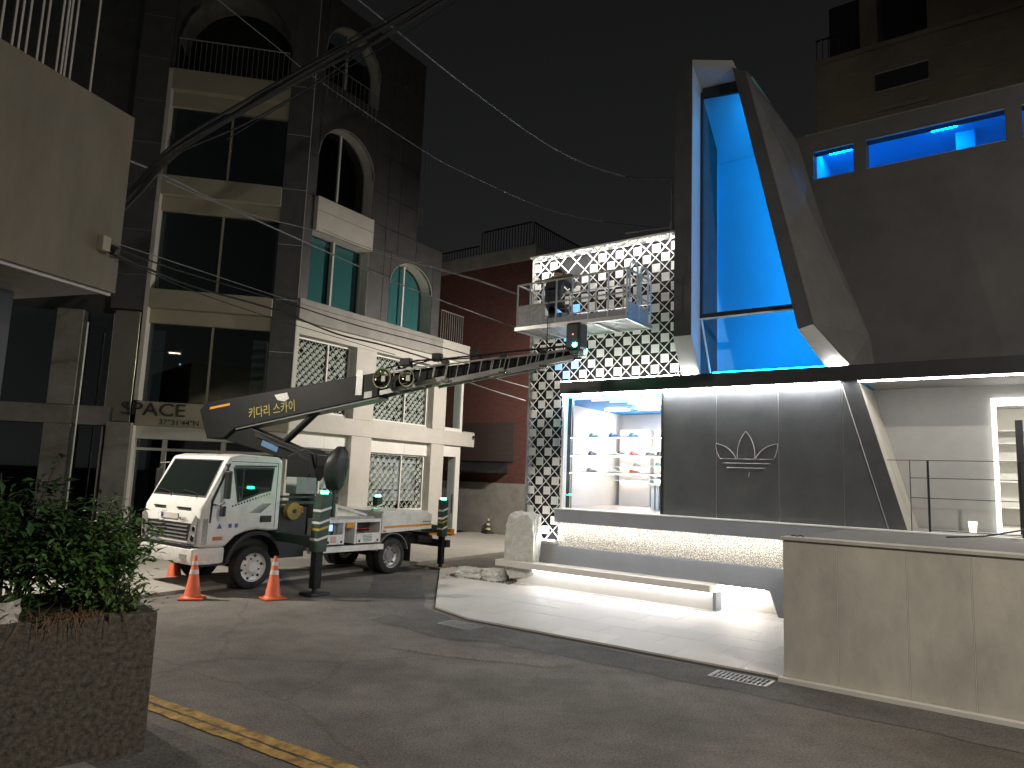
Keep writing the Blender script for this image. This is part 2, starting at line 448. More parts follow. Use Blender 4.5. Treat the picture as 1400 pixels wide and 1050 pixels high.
# --- base: recessed white wall, blue-grey apron with a slanted leg, pebble strip, ledge
MB().box(-5.3,1.2,.30,.45,0.045,.62).build("base_wall", M_OFFW, shop)
MB().xz([(-4.5,.83),(.9,.83),(.9,.045),(-.06,.045),(-.2,.455),(-4.5,.455)], 0.0, .05).build("apron", M_GREYP, shop, .004)
MB().box(-4.45,.9,.06,.30,.62,.83).build("apron_soffit", M_GREYP, shop)
MB().box(-4.4,-.3,.06,.075,.44,.455).build("led_strip", G_LED, shop)
MB().box(-5.34,-4.505,.0,.40,.045,.86).build("base_block", M_CONC_G, shop, .006)
MB().box(-5.34,-4.505,-.02,.40,.865,.93).build("base_ledge", M_OFFW, shop, .006)
MB().box(-4.49,1.0,.10,.30,.835,1.33).build("pebble_panel", M_PEBBED, shop)
pb = MB(); rs = random.Random(3)
z = .845
row = 0
while z < 1.325:
    x = -4.48 + (0.013 if row % 2 else 0)
    while x < 0.55:
        r_ = rs.uniform(.010,.017); cx = x + rs.uniform(-.006,.006); cz = z + rs.uniform(-.006,.006); cy = .098
        a = rs.uniform(0, 3.14); ca, sa = math.cos(a), math.sin(a); r2 = r_*rs.uniform(.6,1.0)
        v = []
        for i in range(5):
            t = 2*math.pi*i/5; px, pz = r_*math.cos(t), r2*math.sin(t)
            v.append((cx+px*ca-pz*sa, cy, cz+px*sa+pz*ca))
        v.append((cx, cy - r_*rs.uniform(.5,.9), cz))
        pb.add(v, [(i,(i+1)%5,5) for i in range(5)])
        x += .026
    z += .023; row += 1
pb.build("pebbles", M_PEBBLE, shop, kind="stuff")
MB().box(-4.42,.95,-.14,-.125,1.33,1.342).build("led_strip", glow("pebble_led",(1,.97,.92),85), shop)
MB().box(-4.42,6.0,-.16,.30,1.345,1.575).box(-4.42,6.0,-.16,-.15,1.322,1.3449).build("ledge", M_GREYP, shop, .002)
MB().box(-4.44,6.0,-.18,.30,1.578,1.600).build("ledge_cap", M_WHITE, shop, .003)
# --- wall panels between window and slanted beam
for a, b in ((-2.165,-1.128),(-1.118,-.037),(-.027,.985)):
    MB().box(a,b,.03,.10,1.602,3.905).build("wall_panel", M_BLACK, shop, .004)
MB().xz([(.995,3.905),(1.01,3.905),(1.62,1.602),(.995,1.602)],.03,.10).build("wall_panel", M_BLACK, shop)
MB().box(-2.15,1.2,.105,.14,1.602,3.905).build("panel_backing", M_BLACK2, shop)
for x in (-1.123, -.032, .99):
    MB().box(x-.003,x+.003,.034,.045,1.61,3.90).build("joint_trim", M_STEEL, shop)
# engraved three-leaf emblem with three bars
ZB = 2.665
def leaf_outline(f, n=14): return [f(i/(n-1)) for i in range(n)]
def bez(p0,p1,p2,n=12):
    return [((1-t)**2*p0[0]+2*t*(1-t)*p1[0]+t*t*p2[0], (1-t)**2*p0[1]+2*t*(1-t)*p1[1]+t*t*p2[1]) for t in [i/(n-1) for i in range(n)]]
emb_face = mat("emblem_face", (0.066,0.068,0.07), 0.5, 0, 0.15, 4)
emb_edge = mat("emblem_edge", (0.45,0.45,0.45), 0.4, 0.3, 0)
cx = -.585
emblem_bits = []
mid = bez((cx-.155,ZB),(cx-.165,2.95),(cx,3.135)) + bez((cx,3.135),(cx+.165,2.95),(cx+.155,ZB))[1:]
lf = bez((-1.06,ZB),(-1.135,2.80),(-1.125,2.915)) + bez((-1.125,2.915),(-.88,2.89),(-.765,ZB))[1:]
rt = bez((-.42,ZB),(-.30,2.885),(-.045,2.915)) + bez((-.045,2.915),(-.035,2.80),(-.105,ZB))[1:]
emb = MB().xz(mid, .018, .0295).build("emblem", emb_face, shop, label="engraved three-leaf emblem with horizontal bars")
for p in (lf, rt): MB().xz(p, .018, .0295).build("leaf", emb_face, emb)
for p in (mid, lf, rt): MB().tube([(x, .017, z) for x, z in p], .0055, 6).build("outline", emb_edge, emb)
for k,(z0,z1,w0,w1) in enumerate(((2.60,2.65,.475,.44),(2.52,2.575,.42,.37),(2.44,2.495,.34,.28))):
    MB().xz([(cx-w0,z1),(cx+w0,z1),(cx+w1,z0),(cx-w1,z0)], .018,.0295).build("bar", emb_face, emb)
    MB().tube([(cx-w0,.017,z1),(cx+w0,.017,z1)], .004, 5).build("bar_edge", emb_edge, emb)
MB().tube([(cx+.06,.02,2.42),(cx+.04,.02,2.34)], .005, 5).build("stem", emb_edge, emb)
# --- slanted beam
MB().hexa([(1.0,.0,3.92),(1.25,.0,3.92),(1.25,.02,3.92),(1.0,.02,3.92),(1.625,.0,1.602),(1.875,.0,1.602),(1.875,.02,1.602),(1.625,.02,1.602)]).build("beam_face", M_FIN, shop)
MB().hexa([(1.0,.022,3.92),(1.25,.022,3.92),(1.25,1.2,3.92),(1.0,1.2,3.92),(1.625,.022,1.602),(1.873,.022,1.602),(1.873,1.2,1.602),(1.625,1.2,1.602)]).build("beam", M_CONC, shop)
MB().tube([(.995,.012,3.90),(1.618,.012,1.605)], .008, 6).build("beam_trim", M_STEEL, shop)
# --- recessed entrance bay
bay = M_CONC_G
MB().box(1.0,2.96,1.205,1.35,1.602,3.93).build("bay_wall", bay, shop)
MB().box(2.96,4.2,1.205,1.35,3.72,3.93).build("bay_wall", bay, shop)
MB().box(4.2,7,1.205,1.35,1.602,3.93).build("bay_wall", bay, shop)
MB().box(1.26,7,.0,1.204,3.932,3.99).build("bay_ceiling", M_CONC_G, shop)
MB().box(1.876,7,.0,1.6,1.56,1.603).build("bay_floor", M_CONC_G, shop)
dr = MB().box(2.962,3.02,1.15,1.25,1.605,3.715).box(3.021,4.15,1.15,1.25,3.60,3.715).box(4.15,4.2,1.15,1.25,1.605,3.715).build("entrance_frame", glow("glowing_door_frame",(1,.97,.9),4), shop)  # frame given its own glow for the bright doorway, not a lamp
MB().box(3.022,4.148,1.19,1.20,1.606,3.598).build("pane", M_GLASS, dr)
MB().box(3.26,3.36,1.02,1.10,1.606,3.35).build("door_leaf", M_BLACK2, shop)
# little room behind the entrance
MB().box(2.6,2.65,1.36,5.2,1.602,3.93).box(4.9,4.95,1.36,5.2,1.602,3.93).build("entrance_wall", M_WHITE, shop)
MB().box(2.651,4.899,5.0,5.1,1.602,3.93).build("entrance_back_wall", M_WHITE, shop)
MB().box(2.651,4.899,1.36,5.0,1.56,1.60).build("entrance_floor", M_OFFW, shop)
MB().box(2.651,4.899,1.36,5.0,3.935,3.98).build("entrance_ceiling", M_WHITE, shop)
MB().box(3.0,4.6,2.2,2.4,3.915,3.93).build("ceiling_lamp", G_WARM, shop)
for zz in (1.95,2.45,2.85,3.2,3.45):
    MB().box(2.70,4.8,4.55,4.98,zz,zz+.025).build("shelf", M_WHITE, shop)
# --- black band with light line
MB().box(-4.42,7.0,-.10,.02,3.925,4.185).build("black_band", M_BLACK2, shop, .004)
MB().box(-4.42,7.0,.021,1.2,3.992,4.185).build("band_slab", M_BLACK2, shop)
MB().box(-4.40,.985,-.085,-.05,3.910,3.924).build("led_strip", G_BAND, shop)
MB().box(1.26,7.0,-.095,-.04,3.905,3.923).build("led_strip", glow("soft_band_led",(1,.97,.92),45), shop)
G_UP = glow("uplight_led", (0.98, 0.98, 0.96), 95)
MB().box(-4.40,-1.80,-.085,-.055,4.186,4.196).build("led_strip", G_UP, shop)
MB().box(-1.72,-1.46,-.09,-.07,4.186,4.196).build("led_strip", G_UP, shop)
MB().box(.80,1.10,-.09,-.07,4.186,4.196).build("led_strip", G_UP, shop)
MB().box(-5.32,-4.52,-.015,.005,.931,.941).build("led_strip", glow("base_uplight",(.98,.98,.94),330), shop)
# --- display window and the sales room behind it
wf = MB().box(-4.40,-4.35,.0,.14,1.602,3.905).build("window_frame", M_WHITE, shop)
MB().box(-4.20,-4.17,.06,.09,1.602,3.905).build("mullion", M_STEEL, wf)
MB().box(-2.185,-2.167,.0,.12,1.602,3.905).build("window_edge", M_BLACK2, wf)
MB().box(-4.349,-2.186,.045,.055,1.603,3.904).build("pane", M_GLASS, wf)
SW = mat("sales_room_white", (0.74,0.70,0.66), 0.6, 0, 0.04, 2)
BW = mat("ceiling_blue_glow", (0.25,0.5,0.75), 0.5, 0, 0.05, 2)  # ceiling tone with the blue lighting put into the colour
MB().box(-5.30,-5.22,.45,4.3,1.56,3.92).build("room_wall", SW, shop)
MB().box(-5.36,-5.31,.43,6.5,.0,7.0).build("side_wall", M_CONC_D, shop)
MB().box(-5.22,1.3,4.2,4.3,1.56,3.92).build("room_back_wall", SW, shop)
MB().box(-2.12,-2.05,.15,1.9,1.60,3.92).build("room_partition", SW, shop)
MB().box(-5.22,1.3,.44,4.2,1.54,1.598).box(-4.34,-2.17,.15,.4399,1.54,1.598).build("room_floor", mat("pinkish_floor",(0.55,0.46,0.42),.35,0,.05,2), shop)
MB().box(-5.22,1.3,.44,4.2,3.925,3.985).box(-4.34,-2.17,.15,.4399,3.925,3.985).build("room_ceiling", mat("blue_glow_ceiling",(0.01,0.26,0.72),.5,0,.06,2), shop)  # ceiling colour carries the blue glow of the tubes
for i, yy in enumerate((.40,.75,1.10,1.45,1.80)):
    MB().box(-4.4+.25*i,-1.4,yy,yy+.045,3.87,3.90).build("ceiling_tube", G_CYAN, shop)
MB().box(-4.33,-2.2,.16,.20,3.88,3.895).build("blue_tube", G_BLUE, shop)
for xx in (-4.9,-4.1,-3.2): MB().box(xx,xx+.5,2.7,3.0,3.90,3.92).build("ceiling_lamp", glow("sales_room_lamp",(1,.84,.74),60), shop)
for zz in (3.075,2.70,2.345):
    sh = MB().box(-4.55,-2.13,.45,.78,zz-.012,zz+.012).build("shelf", M_STEEL, shop)
    MB().box(-4.5,-2.15,.47,.49,zz-.024,zz-.0125).build("shelf_light", glow("shelf_light",(1,.93,.88),50), sh)
for (xa,xb,zs) in ((-5.05,-4.3,(2.85,2.55,2.22)),(-4.1,-3.1,(2.58,2.26,2.9))):
    nb = MB().box(xa-.05,xb+.05,3.85,4.19,1.60,3.5).build("wall_niche", SW, shop)
    for zz in zs:
        s_ = MB().box(xa,xb,3.5,3.849,zz-.012,zz+.012).build("shelf", M_WHITE, nb)
        MB().box(xa+.02,xb-.02,3.78,3.80,zz-.03,zz-.0125).build("shelf_light", glow("niche_light",(1,.88,.72),30), nb)
MB().xz([(-4.52,3.0),(-4.36,3.45),(-4.2,3.0)],3.80,3.849).build("wall_ornament", G_WARM, shop)
# shoes on display
shoe_group = "sports shoes on the window shelves"
def shoe(loc, rz, m, label, k=0.78):
    t = thing("shoe", loc, rz, label, "shoe", shoe_group)
    up = MB()
    prof = [(-.14,.045,.075),(-.12,.05,.105),(-.06,.05,.11),(-.01,.045,.085),(.05,.048,.065),(.10,.046,.05),(.135,.025,.035)]
    for i,(x,w,h) in enumerate(prof):
        for (yy,zz) in ((-w,.018),(-w*.9,h*.7),(-w*.4,h),(w*.4,h),(w*.9,h*.7),(w,.018)): up.v.append((x*k,yy*k,zz*k))
    for i in range(len(prof)-1):
        for j in range(5): up.f.append((i*6+j,i*6+j+1,i*6+j+7,i*6+j+6))
    up.f.append((0,1,2,3,4,5)); up.f.append(tuple(range(36,42)))
    up.build("upper", m, t, smooth=True)
    MB().xy([(-.145*k,-.045*k),(.0,-.045*k),(.11*k,-.046*k),(.145*k,0),(.11*k,.046*k),(.0,.045*k),(-.145*k,.045*k)],0,.022*k).build("sole", M_WHITE, t, .004)
    for s in (-1,1):
        for q in range(3): MB().hexa([((-.03+.03*q)*k,s*.049*k,.03*k),((-.02+.03*q)*k,s*.049*k,.03*k),((-.02+.03*q)*k,s*.051*k,.03*k),((-.03+.03*q)*k,s*.051*k,.03*k),((-.05+.03*q)*k,s*.040*k,.075*k),((-.04+.03*q)*k,s*.040*k,.075*k),((-.04+.03*q)*k,s*.043*k,.075*k),((-.05+.03*q)*k,s*.043*k,.075*k)]).build("stripe", M_WHITE, t)
    return t
SH = {"navy":mat("navy_leather",(.05,.06,.16),.5),"red":M_RED,"grey":mat("grey_suede",(.16,.16,.18),.8),"white":M_WHITE,"green":mat("green_leather",(.05,.14,.09),.5),"black":M_PLASTIC}
spots = [(-3.98,3.087,"green","upper shelf, nearest the window jamb"),(-3.52,3.087,"navy","upper shelf, middle of three"),(-3.05,3.087,"grey","upper shelf, nearest the black wall"),
         (-4.0,2.712,"navy","middle shelf, nearest the window jamb"),(-3.5,2.712,"white","middle shelf beside the red shoe"),(-3.03,2.712,"red","middle shelf of the shop window"),(-2.68,2.712,"grey","middle shelf, first past the red shoe"),(-2.45,2.712,"black","middle shelf, next to the black wall"),
         (-4.02,2.357,"grey","bottom shelf, nearest the window jamb"),(-3.5,2.357,"white","bottom shelf beside the red shoe"),(-3.03,2.357,"red","bottom shelf of the shop window")]
for x,z,c,w in spots:
    p = wpt(FS,(x,.615,z)); shoe(tuple(p), FS[1]+random.uniform(-12,12), SH[c], f"{c} sports shoe on the {w}")
for i,(x,z,c) in enumerate(((-4.95,2.862,"black"),(-4.5,2.562,"grey"),(-4.85,2.562,"white"),(-3.9,2.592,"green"),(-3.6,2.592,"grey"),(-3.3,2.592,"black"),(-3.85,2.272,"grey"),(-3.55,2.272,"green"),(-3.25,2.272,"navy"))):
    p = wpt(FS,(x,3.66,z)); shoe(tuple(p), FS[1]+random.uniform(-15,15), SH[c], f"small {c} shoe on the back wall niche of the sales room, {['first','second','third','fourth','fifth','sixth','seventh','eighth','ninth'][i]} along")
dt = thing("display_table", tuple(wpt(FS,(-2.95,2.2,1.60))), FS[1], "small white fluted display table on the sales room floor", "table")
MB().box(-.42,.42,-.3,.3,.52,.58).build("table_top", M_WHITE, dt, .006)
for i in range(7): MB().box(-.36+.11*i,-.29+.11*i,-.24,.24,0,.519).build("slat", M_WHITE if i != 3 else M_GREYP, dt)

# --- lattice screen
UC, ZC, PP = -2.41, 6.41, .2033
def inside(u, z):
    return (-5.34 <= u <= -1.6 and 4.19 <= z <= 7.0) or (-5.34 <= u <= -4.435 and .93 <= z <= 4.19)
lat = MB().box(-5.34,-1.6,.30,.40,4.19,7.04).box(-5.34,-4.435,.30,.42,.93,4.188).build("lattice_backing", mat("soot_black",(.009,.009,.010),.8,0,.1), shop)
MB().box(-5.36,-1.6,-.02,.299,7.005,7.045).build("top_rail", M_WHITE, shop, .004)
MB().box(-5.365,-5.342,.10,.30,.93,7.0).build("side_trim", M_CONC_D, shop)
tile0 = None
W_TILE = mat("white_speckled_tile", (0.80,0.79,0.76), 0.55, 0, 0.14, 60, 0.1, 90)
missing = {(-10,2),(-8,2),(-11,1),(-9,1),(-10,0),(-11,-1)}
blue = {(-11,-9),(-10,-8),(-9,-9),(-10,-10),(-11,-3),(-9,-3),(-10,-6)}
hs = .083
for k in range(-15, 5):
    for j in range(-28, 4):
        if (k + j) % 2: continue
        u, z = UC + PP*k, ZC + PP*j
        if not inside(u, z) or (k, j) in missing: continue
        x0, x1, z0, z1 = u-hs, u+hs, z-hs, z+hs
        lim = -4.44 if z < 4.19 else -1.62
        x0, x1 = max(x0, -5.335), min(x1, lim); z0 = max(z0, 4.20 if u > -4.42 else .94); z1 = min(z1, 6.99)
        if x1-x0 < .03 or z1-z0 < .02: continue
        full = abs(x1-x0-2*hs) < 1e-4 and abs(z1-z0-2*hs) < 1e-4
        if (k, j) in blue:
            MB().box(x0,x1,.17,.19,z0,z1).build("lattice_tile", G_BLUET, shop, label="blue lattice field glowing in place of an opening to the blue room")
        elif full:
            if tile0 is None: tile0 = MB().box(-hs,hs,0,.02,-hs,hs).build("lattice_tile", W_TILE, shop); t_ = tile0
            else: t_ = twin(tile0, shop)
            t_.location = (u, .17 + random.uniform(-.004,.004), z); t_.rotation_euler = (random.uniform(-.03,.03), random.uniform(-.012,.012), random.uniform(-.03,.03))
        else:
            MB().box(x0,x1,.17,.19,z0,z1).build("lattice_tile", W_TILE, shop)
M_ROD = mat("white_lattice_bar", (0.72,0.70,0.66), 0.45, 0.2, 0.06, 20)
for sgn in (1, -1):
    c = -30*PP*2
    base = (UC - sgn*ZC) + PP
    for i in range(-30, 31):
        cc = base + i*2*PP      # u - sgn*z = cc
        seg = None
        z = .935
        step = .02
        def flush(a, b):
            if b - a > .06:
                MB().bar((cc+sgn*a, .135 + (.012 if sgn > 0 else 0), a), (cc+sgn*b, .135 + (.012 if sgn > 0 else 0), b), .010, .017).build("lattice_bar", M_ROD, shop)
        while z < 7.0:
            if inside(cc + sgn*z, z):
                if seg is None: seg = z
                end = z
            elif seg is not None: flush(seg, end); seg = None
            z += step
        if seg is not None: flush(seg, end)
# spot lamps hanging from the top rail
lamp0 = None
for i in range(15):
    x = -5.22 + .25*i
    MB().tube([(x,.02,7.0),(x,-.03,6.97),(x,-.05,6.94)], .007, 5).build("lamp_bracket", M_STEEL, shop)
    if lamp0 is None:
        lamp0 = MB().cyl((0,0,.02),(0,.02,-.02),.018,.03,10).build("spot_lamp", M_WHITE, shop); lens0 = MB().cyl((0,.021,-.021),(0,.023,-.025),.027,.027,10).build("lens", G_LAT, lamp0); lamp0.location = (x,-.05,6.93)
    else:
        c_ = twin(lamp0, shop, (x,-.05,6.93)); twin(lens0, c_)

# --- tall tower window between two fins
MB().ext([(-1.77,-.40,10.15),(-1.77,-.40,4.86),(-1.77,.0,4.20),(-1.77,.9,4.20),(-1.77,.9,10.15)], (.335,0,0)).build("fin", M_FIN, shop)
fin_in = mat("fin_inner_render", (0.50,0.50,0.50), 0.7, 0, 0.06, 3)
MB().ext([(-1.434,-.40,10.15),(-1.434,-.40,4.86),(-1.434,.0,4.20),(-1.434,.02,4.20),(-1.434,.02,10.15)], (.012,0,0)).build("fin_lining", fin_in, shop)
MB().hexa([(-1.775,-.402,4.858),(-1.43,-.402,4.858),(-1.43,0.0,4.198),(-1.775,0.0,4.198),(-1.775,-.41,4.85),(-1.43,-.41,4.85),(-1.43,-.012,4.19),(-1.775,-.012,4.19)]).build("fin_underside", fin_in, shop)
rf = MB()
F_ = [(-.66,-.4,9.80),(-.43,-.4,9.66),(.67,-.4,4.85),(.43,-.4,4.79)]
Rt = [(.76,0.,4.20),(1.13,0.,4.20)]
Bk = [(-.80,1.2,10.45),(.05,1.2,8.825),(.533,1.2,6.895),(1.213,1.2,4.89),(1.30,1.2,4.20)]
Bl = [(-.66,.02,9.80),(.47,.02,4.79),(.78,.02,4.20)]
v = F_ + Rt + Bk + Bl     # 0-3 F, 4-5 Rt, 6-10 Bk, 11-13 Bl
rf.add(v, [(0,1,2,3),(3,2,5,4),(1,6,7,8,9,2),(2,9,10,5),(0,11,6,1),(0,3,12,11),(3,4,13,12)])
rfo = rf.build("fin", M_FIN, shop)
# lighter street-side face and pale underside of the slanted fin, as thin linings
def lining(pts, off, m, name):
    off = Vector(off)
    MB().add([Vector(p)+off for p in pts], [tuple(range(len(pts)))]).build(name, m, shop)
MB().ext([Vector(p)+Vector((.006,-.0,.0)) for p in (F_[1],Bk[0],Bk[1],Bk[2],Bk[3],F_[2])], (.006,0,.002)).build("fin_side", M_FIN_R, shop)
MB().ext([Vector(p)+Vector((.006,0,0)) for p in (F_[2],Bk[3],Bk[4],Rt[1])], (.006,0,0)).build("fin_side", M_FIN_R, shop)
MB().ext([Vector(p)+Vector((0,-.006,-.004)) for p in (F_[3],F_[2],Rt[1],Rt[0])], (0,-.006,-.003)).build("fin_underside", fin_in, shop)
# head slab between the fins
MB().ext([(-1.434,-.40,10.10),(-.655,-.40,9.82),(-.655,.10,9.72),(-1.434,.10,9.80)], (0,0,.12)).build("tower_head", fin_in, shop)
gx = lambda z: -.66 + (9.8-z)*.2262      # inner edge of the slanted fin
tf = MB().box(-1.42,gx(5.3),-.03,.04,5.24,5.32).build("tower_frame", M_BLACK2, shop)
MB().box(-1.42,gx(5.22),-.034,.03,5.215,5.238).build("transom_trim", M_WHITE, tf)
MB().box(-1.42,-1.375,-.02,.04,5.322,9.72).build("mullion", M_BLACK2, tf)
MB().hexa([(-1.374,-.02,9.60),(gx(9.5),-.02,9.50),(gx(9.5),.04,9.50),(-1.374,.04,9.60),(-1.374,-.02,9.80),(gx(9.75),-.02,9.74),(gx(9.75),.04,9.74),(-1.374,.04,9.80)]).build("frame_head", M_BLACK2, tf)
M_BGLASS = glass("blue_room_glass", (0.95,0.97,1.0), 1.35)
MB().add([(-1.374,.01,5.321),(gx(5.32)-.005,.01,5.321),(gx(9.5)-.005,.01,9.499),(-1.374,.01,9.599)],[(0,1,2,3)]).build("pane", M_BGLASS, tf)
MB().add([(-1.30,.015,4.19),(.77,.015,4.19),(.46,.015,5.0),(gx(5.215)-.01,.015,5.214),(-1.41,.015,5.214)],[(0,1,2,3,4)]).build("pane", M_BGLASS, tf)
MB().hexa([(-1.40,-.02,5.21),(-1.385,-.02,5.21),(-1.385,.03,5.21),(-1.40,.03,5.21),(-1.235,-.02,4.19),(-1.215,-.02,4.19),(-1.215,.03,4.19),(-1.235,.03,4.19)]).build("pane_edge", M_WHITE, tf)
BR_ = mat("blue_light_room_tint", (0.22,0.58,0.80), 0.7, 0, 0.03, 2)  # blue of the lamplight put into the wall colour of these rooms
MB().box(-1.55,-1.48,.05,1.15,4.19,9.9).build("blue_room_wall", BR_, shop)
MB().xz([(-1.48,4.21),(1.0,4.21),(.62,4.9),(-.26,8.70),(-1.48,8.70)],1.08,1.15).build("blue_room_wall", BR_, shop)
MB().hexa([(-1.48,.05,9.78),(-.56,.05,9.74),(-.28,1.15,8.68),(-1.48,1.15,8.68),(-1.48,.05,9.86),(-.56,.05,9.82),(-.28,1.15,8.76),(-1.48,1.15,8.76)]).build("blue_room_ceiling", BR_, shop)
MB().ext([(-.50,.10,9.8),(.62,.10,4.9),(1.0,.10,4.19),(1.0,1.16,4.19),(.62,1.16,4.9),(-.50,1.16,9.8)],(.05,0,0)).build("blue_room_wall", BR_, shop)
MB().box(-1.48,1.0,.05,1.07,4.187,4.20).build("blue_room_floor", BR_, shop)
G_TOW = glow("tower_blue",(0.0,0.44,1.0),54)
MB().box(-1.2,.85,.06,.10,4.205,4.225).build("blue_floor_lamp", G_TOW, shop)
MB().bar((.56,.14,4.95),(-.48,.14,9.55),.03,.03).build("blue_wall_lamp", glow("tower_blue_side",(0.0,0.42,1.0),54), shop)
# --- grey mass over the entrance with the strip of blue windows
MG = mat("dark_grey_render", (0.088,0.087,0.087), 0.85, 0, 0.16, 1.3, 0.25, 80)
MB().xz([(1.2,4.188),(12,4.188),(12,8.0),(.18,8.0),(.45,6.9),(1.12,4.9)],1.21,1.5).build("upper_wall", MG, shop)
MB().box(.03,12,1.21,1.5,8.58,8.92).build("parapet", MG, shop)
for a, b in ((.1,.33),(1.05,1.25),(3.365,3.58),(6.0,6.2)):
    MB().box(a,b,1.21,1.5,8.001,8.579).build("upper_pier", MG, shop)
for a, b in ((.33,1.05),(1.25,3.365),(3.58,6.0)):
    w_ = MB().box(a,b,1.23,1.27,8.56,8.579).box(a,b,1.23,1.27,8.001,8.02).box(b-.015,b,1.23,1.27,8.0201,8.5599).build("upper_window", M_STEEL, shop)
    MB().box(a,b-.015,1.245,1.25,8.021,8.559).build("pane", M_BGLASS, w_)
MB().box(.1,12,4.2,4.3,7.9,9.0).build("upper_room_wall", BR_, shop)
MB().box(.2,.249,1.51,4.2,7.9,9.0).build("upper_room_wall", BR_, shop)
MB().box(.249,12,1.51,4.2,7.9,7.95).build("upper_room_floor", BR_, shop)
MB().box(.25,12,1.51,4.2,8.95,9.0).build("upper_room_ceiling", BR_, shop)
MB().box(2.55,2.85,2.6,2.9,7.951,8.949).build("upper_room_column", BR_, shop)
for xx in (.4,2.2,4.6): MB().box(xx,xx+.4,2.2,2.3,8.93,8.945).build("upper_lamp", glow("upper_blue",(0.0,0.34,1.0),100), shop)
MB().box(-5.3,-1.6,.45,6,6.9,7.0).build("roof_slab", M_CONC_D, shop)
MB().box(.1,12,1.51,7,9.001,9.08).build("roof_slab", M_CONC_D, shop)
# roof mast
ms = thing("roof_mast", tuple(wpt(FS,(-2.28,.62,7.0))), FS[1], "slim grey mast with a side arm on the lattice roof", "mast")
MB().cyl((0,0,0),(0,0,1.35),.022,.018,8).build("pole", M_STEEL, ms)
MB().cyl((0,0,.30),(0,0,.46),.04,.04,8).build("collar", M_STEEL, ms)
MB().bar((-1.05,0,.42),(-.0,0,.36),.03,.03).build("arm", M_STEEL, ms)

# ================================================================== deck with concrete wall
deck = thing("deck_wall", *FS, "raised concrete deck wall with vertical joints beside the pale terrace", "wall")
xs = [1.10,1.686,2.373,2.951,3.60,4.4,5.4,6.5,8.0]
for a, b in zip(xs, xs[1:]):
    MB().box(a+.005,b-.005,-3.78,-3.66,.045,1.565).build("wall_panel", M_CONC, deck, .003)
for x in xs[1:-1]: MB().box(x-.004,x+.004,-3.782,-3.655,.05,1.56).build("joint_filler", M_OFFW, deck)
MB().box(1.105,8.0,-3.655,-.19,-.02,1.54).build("core", M_CONC_D, deck)
MB().box(1.08,8.0,-3.80,-3.50,1.568,1.605).build("cap", M_CONC, deck, .004)
MB().box(1.105,8.0,-3.49,-.19,1.541,1.577).build("deck_floor", mat("deck_concrete",(.12,.115,.105),.8,0,.15,2), deck)
MB().box(1.06,8.0,-3.87,-3.785,-.01,.05).build("base_kerb", M_OFFW, deck, .006)
rl = thing("entrance_railing", *FS, "thin dark steel railing along the shop entrance deck", "railing")
for x in (1.94,): MB().cyl((x,-.02,1.603),(x,-.02,2.66),.007,.007,6).build("post", M_PLASTIC, rl)
MB().box(2.165,2.195,-.035,-.005,1.603,2.665).build("post", M_PLASTIC, rl)
MB().box(3.30,3.33,-.035,-.005,1.603,2.665).build("post", M_PLASTIC, rl)
for z_, a in ((2.665,1.63),(2.40,1.94),(2.10,1.94),(1.63,2.16)):
    MB().cyl((a,-.02,z_),(6.0,-.02,z_),.006,.006,6).build("rail", M_PLASTIC, rl)
fl = thing("floor_lamp", tuple(wpt(FS,(2.66,.85,1.604))), FS[1], "small glowing cup lamp on the entrance deck floor", "lamp")
MB().cyl((0,0,0),(0,0,.16),.045,.062,16).build("shade", glow("cup_lamp",(1,.93,.72),2.6), fl)
MB().cyl((0,0,.161),(0,0,.17),.064,.064,16).build("rim", M_WHITE, fl)
cb = MB().tube([wpt(FS,p) for p in ((2.5,-1.2,1.60),(2.9,-.9,1.63),(3.3,-.45,1.72),(3.7,-.1,1.86))], .012, 6).build("loose_cable", M_PLASTIC)
tag(cb, "loose dark cable rising from the deck floor towards the entrance", "cable")
dv = tag(place(MB().tube([(1.16,-3.62,1.612),(1.19,-3.6,1.622),(1.22,-3.63,1.612),(1.26,-3.6,1.622),(1.30,-3.62,1.612)], .007, 5).build("wire_scrap", M_WIRE), *FS), "short black scrap of wire on the deck wall cap", "wire")

# ================================================================== bench, rocks, gravel
bench = thing("street_bench", *FS, "long pale bench with glowing underside along the shop base", "bench")
MB().box(-5.66,-1.06,-.45,-.03,.365,.485).build("seat", M_OFFW, bench, .006)
MB().box(-5.2,-1.06,-.28,-.06,.045,.364).build("base", M_WHITE, bench, .004)
MB().box(-1.058,-1.00,-.31,-.05,.045,.36).build("end_plate", M_GREYP, bench, .003)
MB().box(-5.1,-1.10,-.305,-.282,.350,.362).build("led_strip", G_LEDC, bench)
MB().box(-5.2,-1.0,-.37,-.32,.0455,.058).build("floor_trim", M_WHITE, bench)
def rock(name, loc, rz, size, label, seed, m=M_ROCK, cut=None):
    rr = random.Random(seed)
    bm = bmesh.new(); bmesh.ops.create_icosphere(bm, subdivisions=4, radius=1.0)
    from mathutils import noise
    for v in bm.verts:
        d = v.co.normalized()
        q = Vector((max(-.62,min(.62,d.x)), max(-.62,min(.62,d.y)), max(-.72,min(.72,d.z))))
        q *= 1 + .20*noise.noise(d*1.6 + Vector((seed,0,0))) + .10*noise.noise(d*5 + Vector((0,seed,0))) + .045*noise.noise(d*13)
        v.co = Vector((q.x*size[0]/.62/2, q.y*size[1]/.62/2, q.z*size[2]/.72/2))
    zmin = min(v.co.z for v in bm.verts)
    for v in bm.verts: v.co.z = max(v.co.z - zmin - .02, 0)
    me = bpy.data.meshes.new(name); bm.to_mesh(me); bm.free(); me.materials.append(m)
    o = bpy.data.objects.new(name, me); COL.objects.link(o); o.location = loc; o.rotation_euler = (0,0,rad(rz))
    return tag(o, label, "rock")
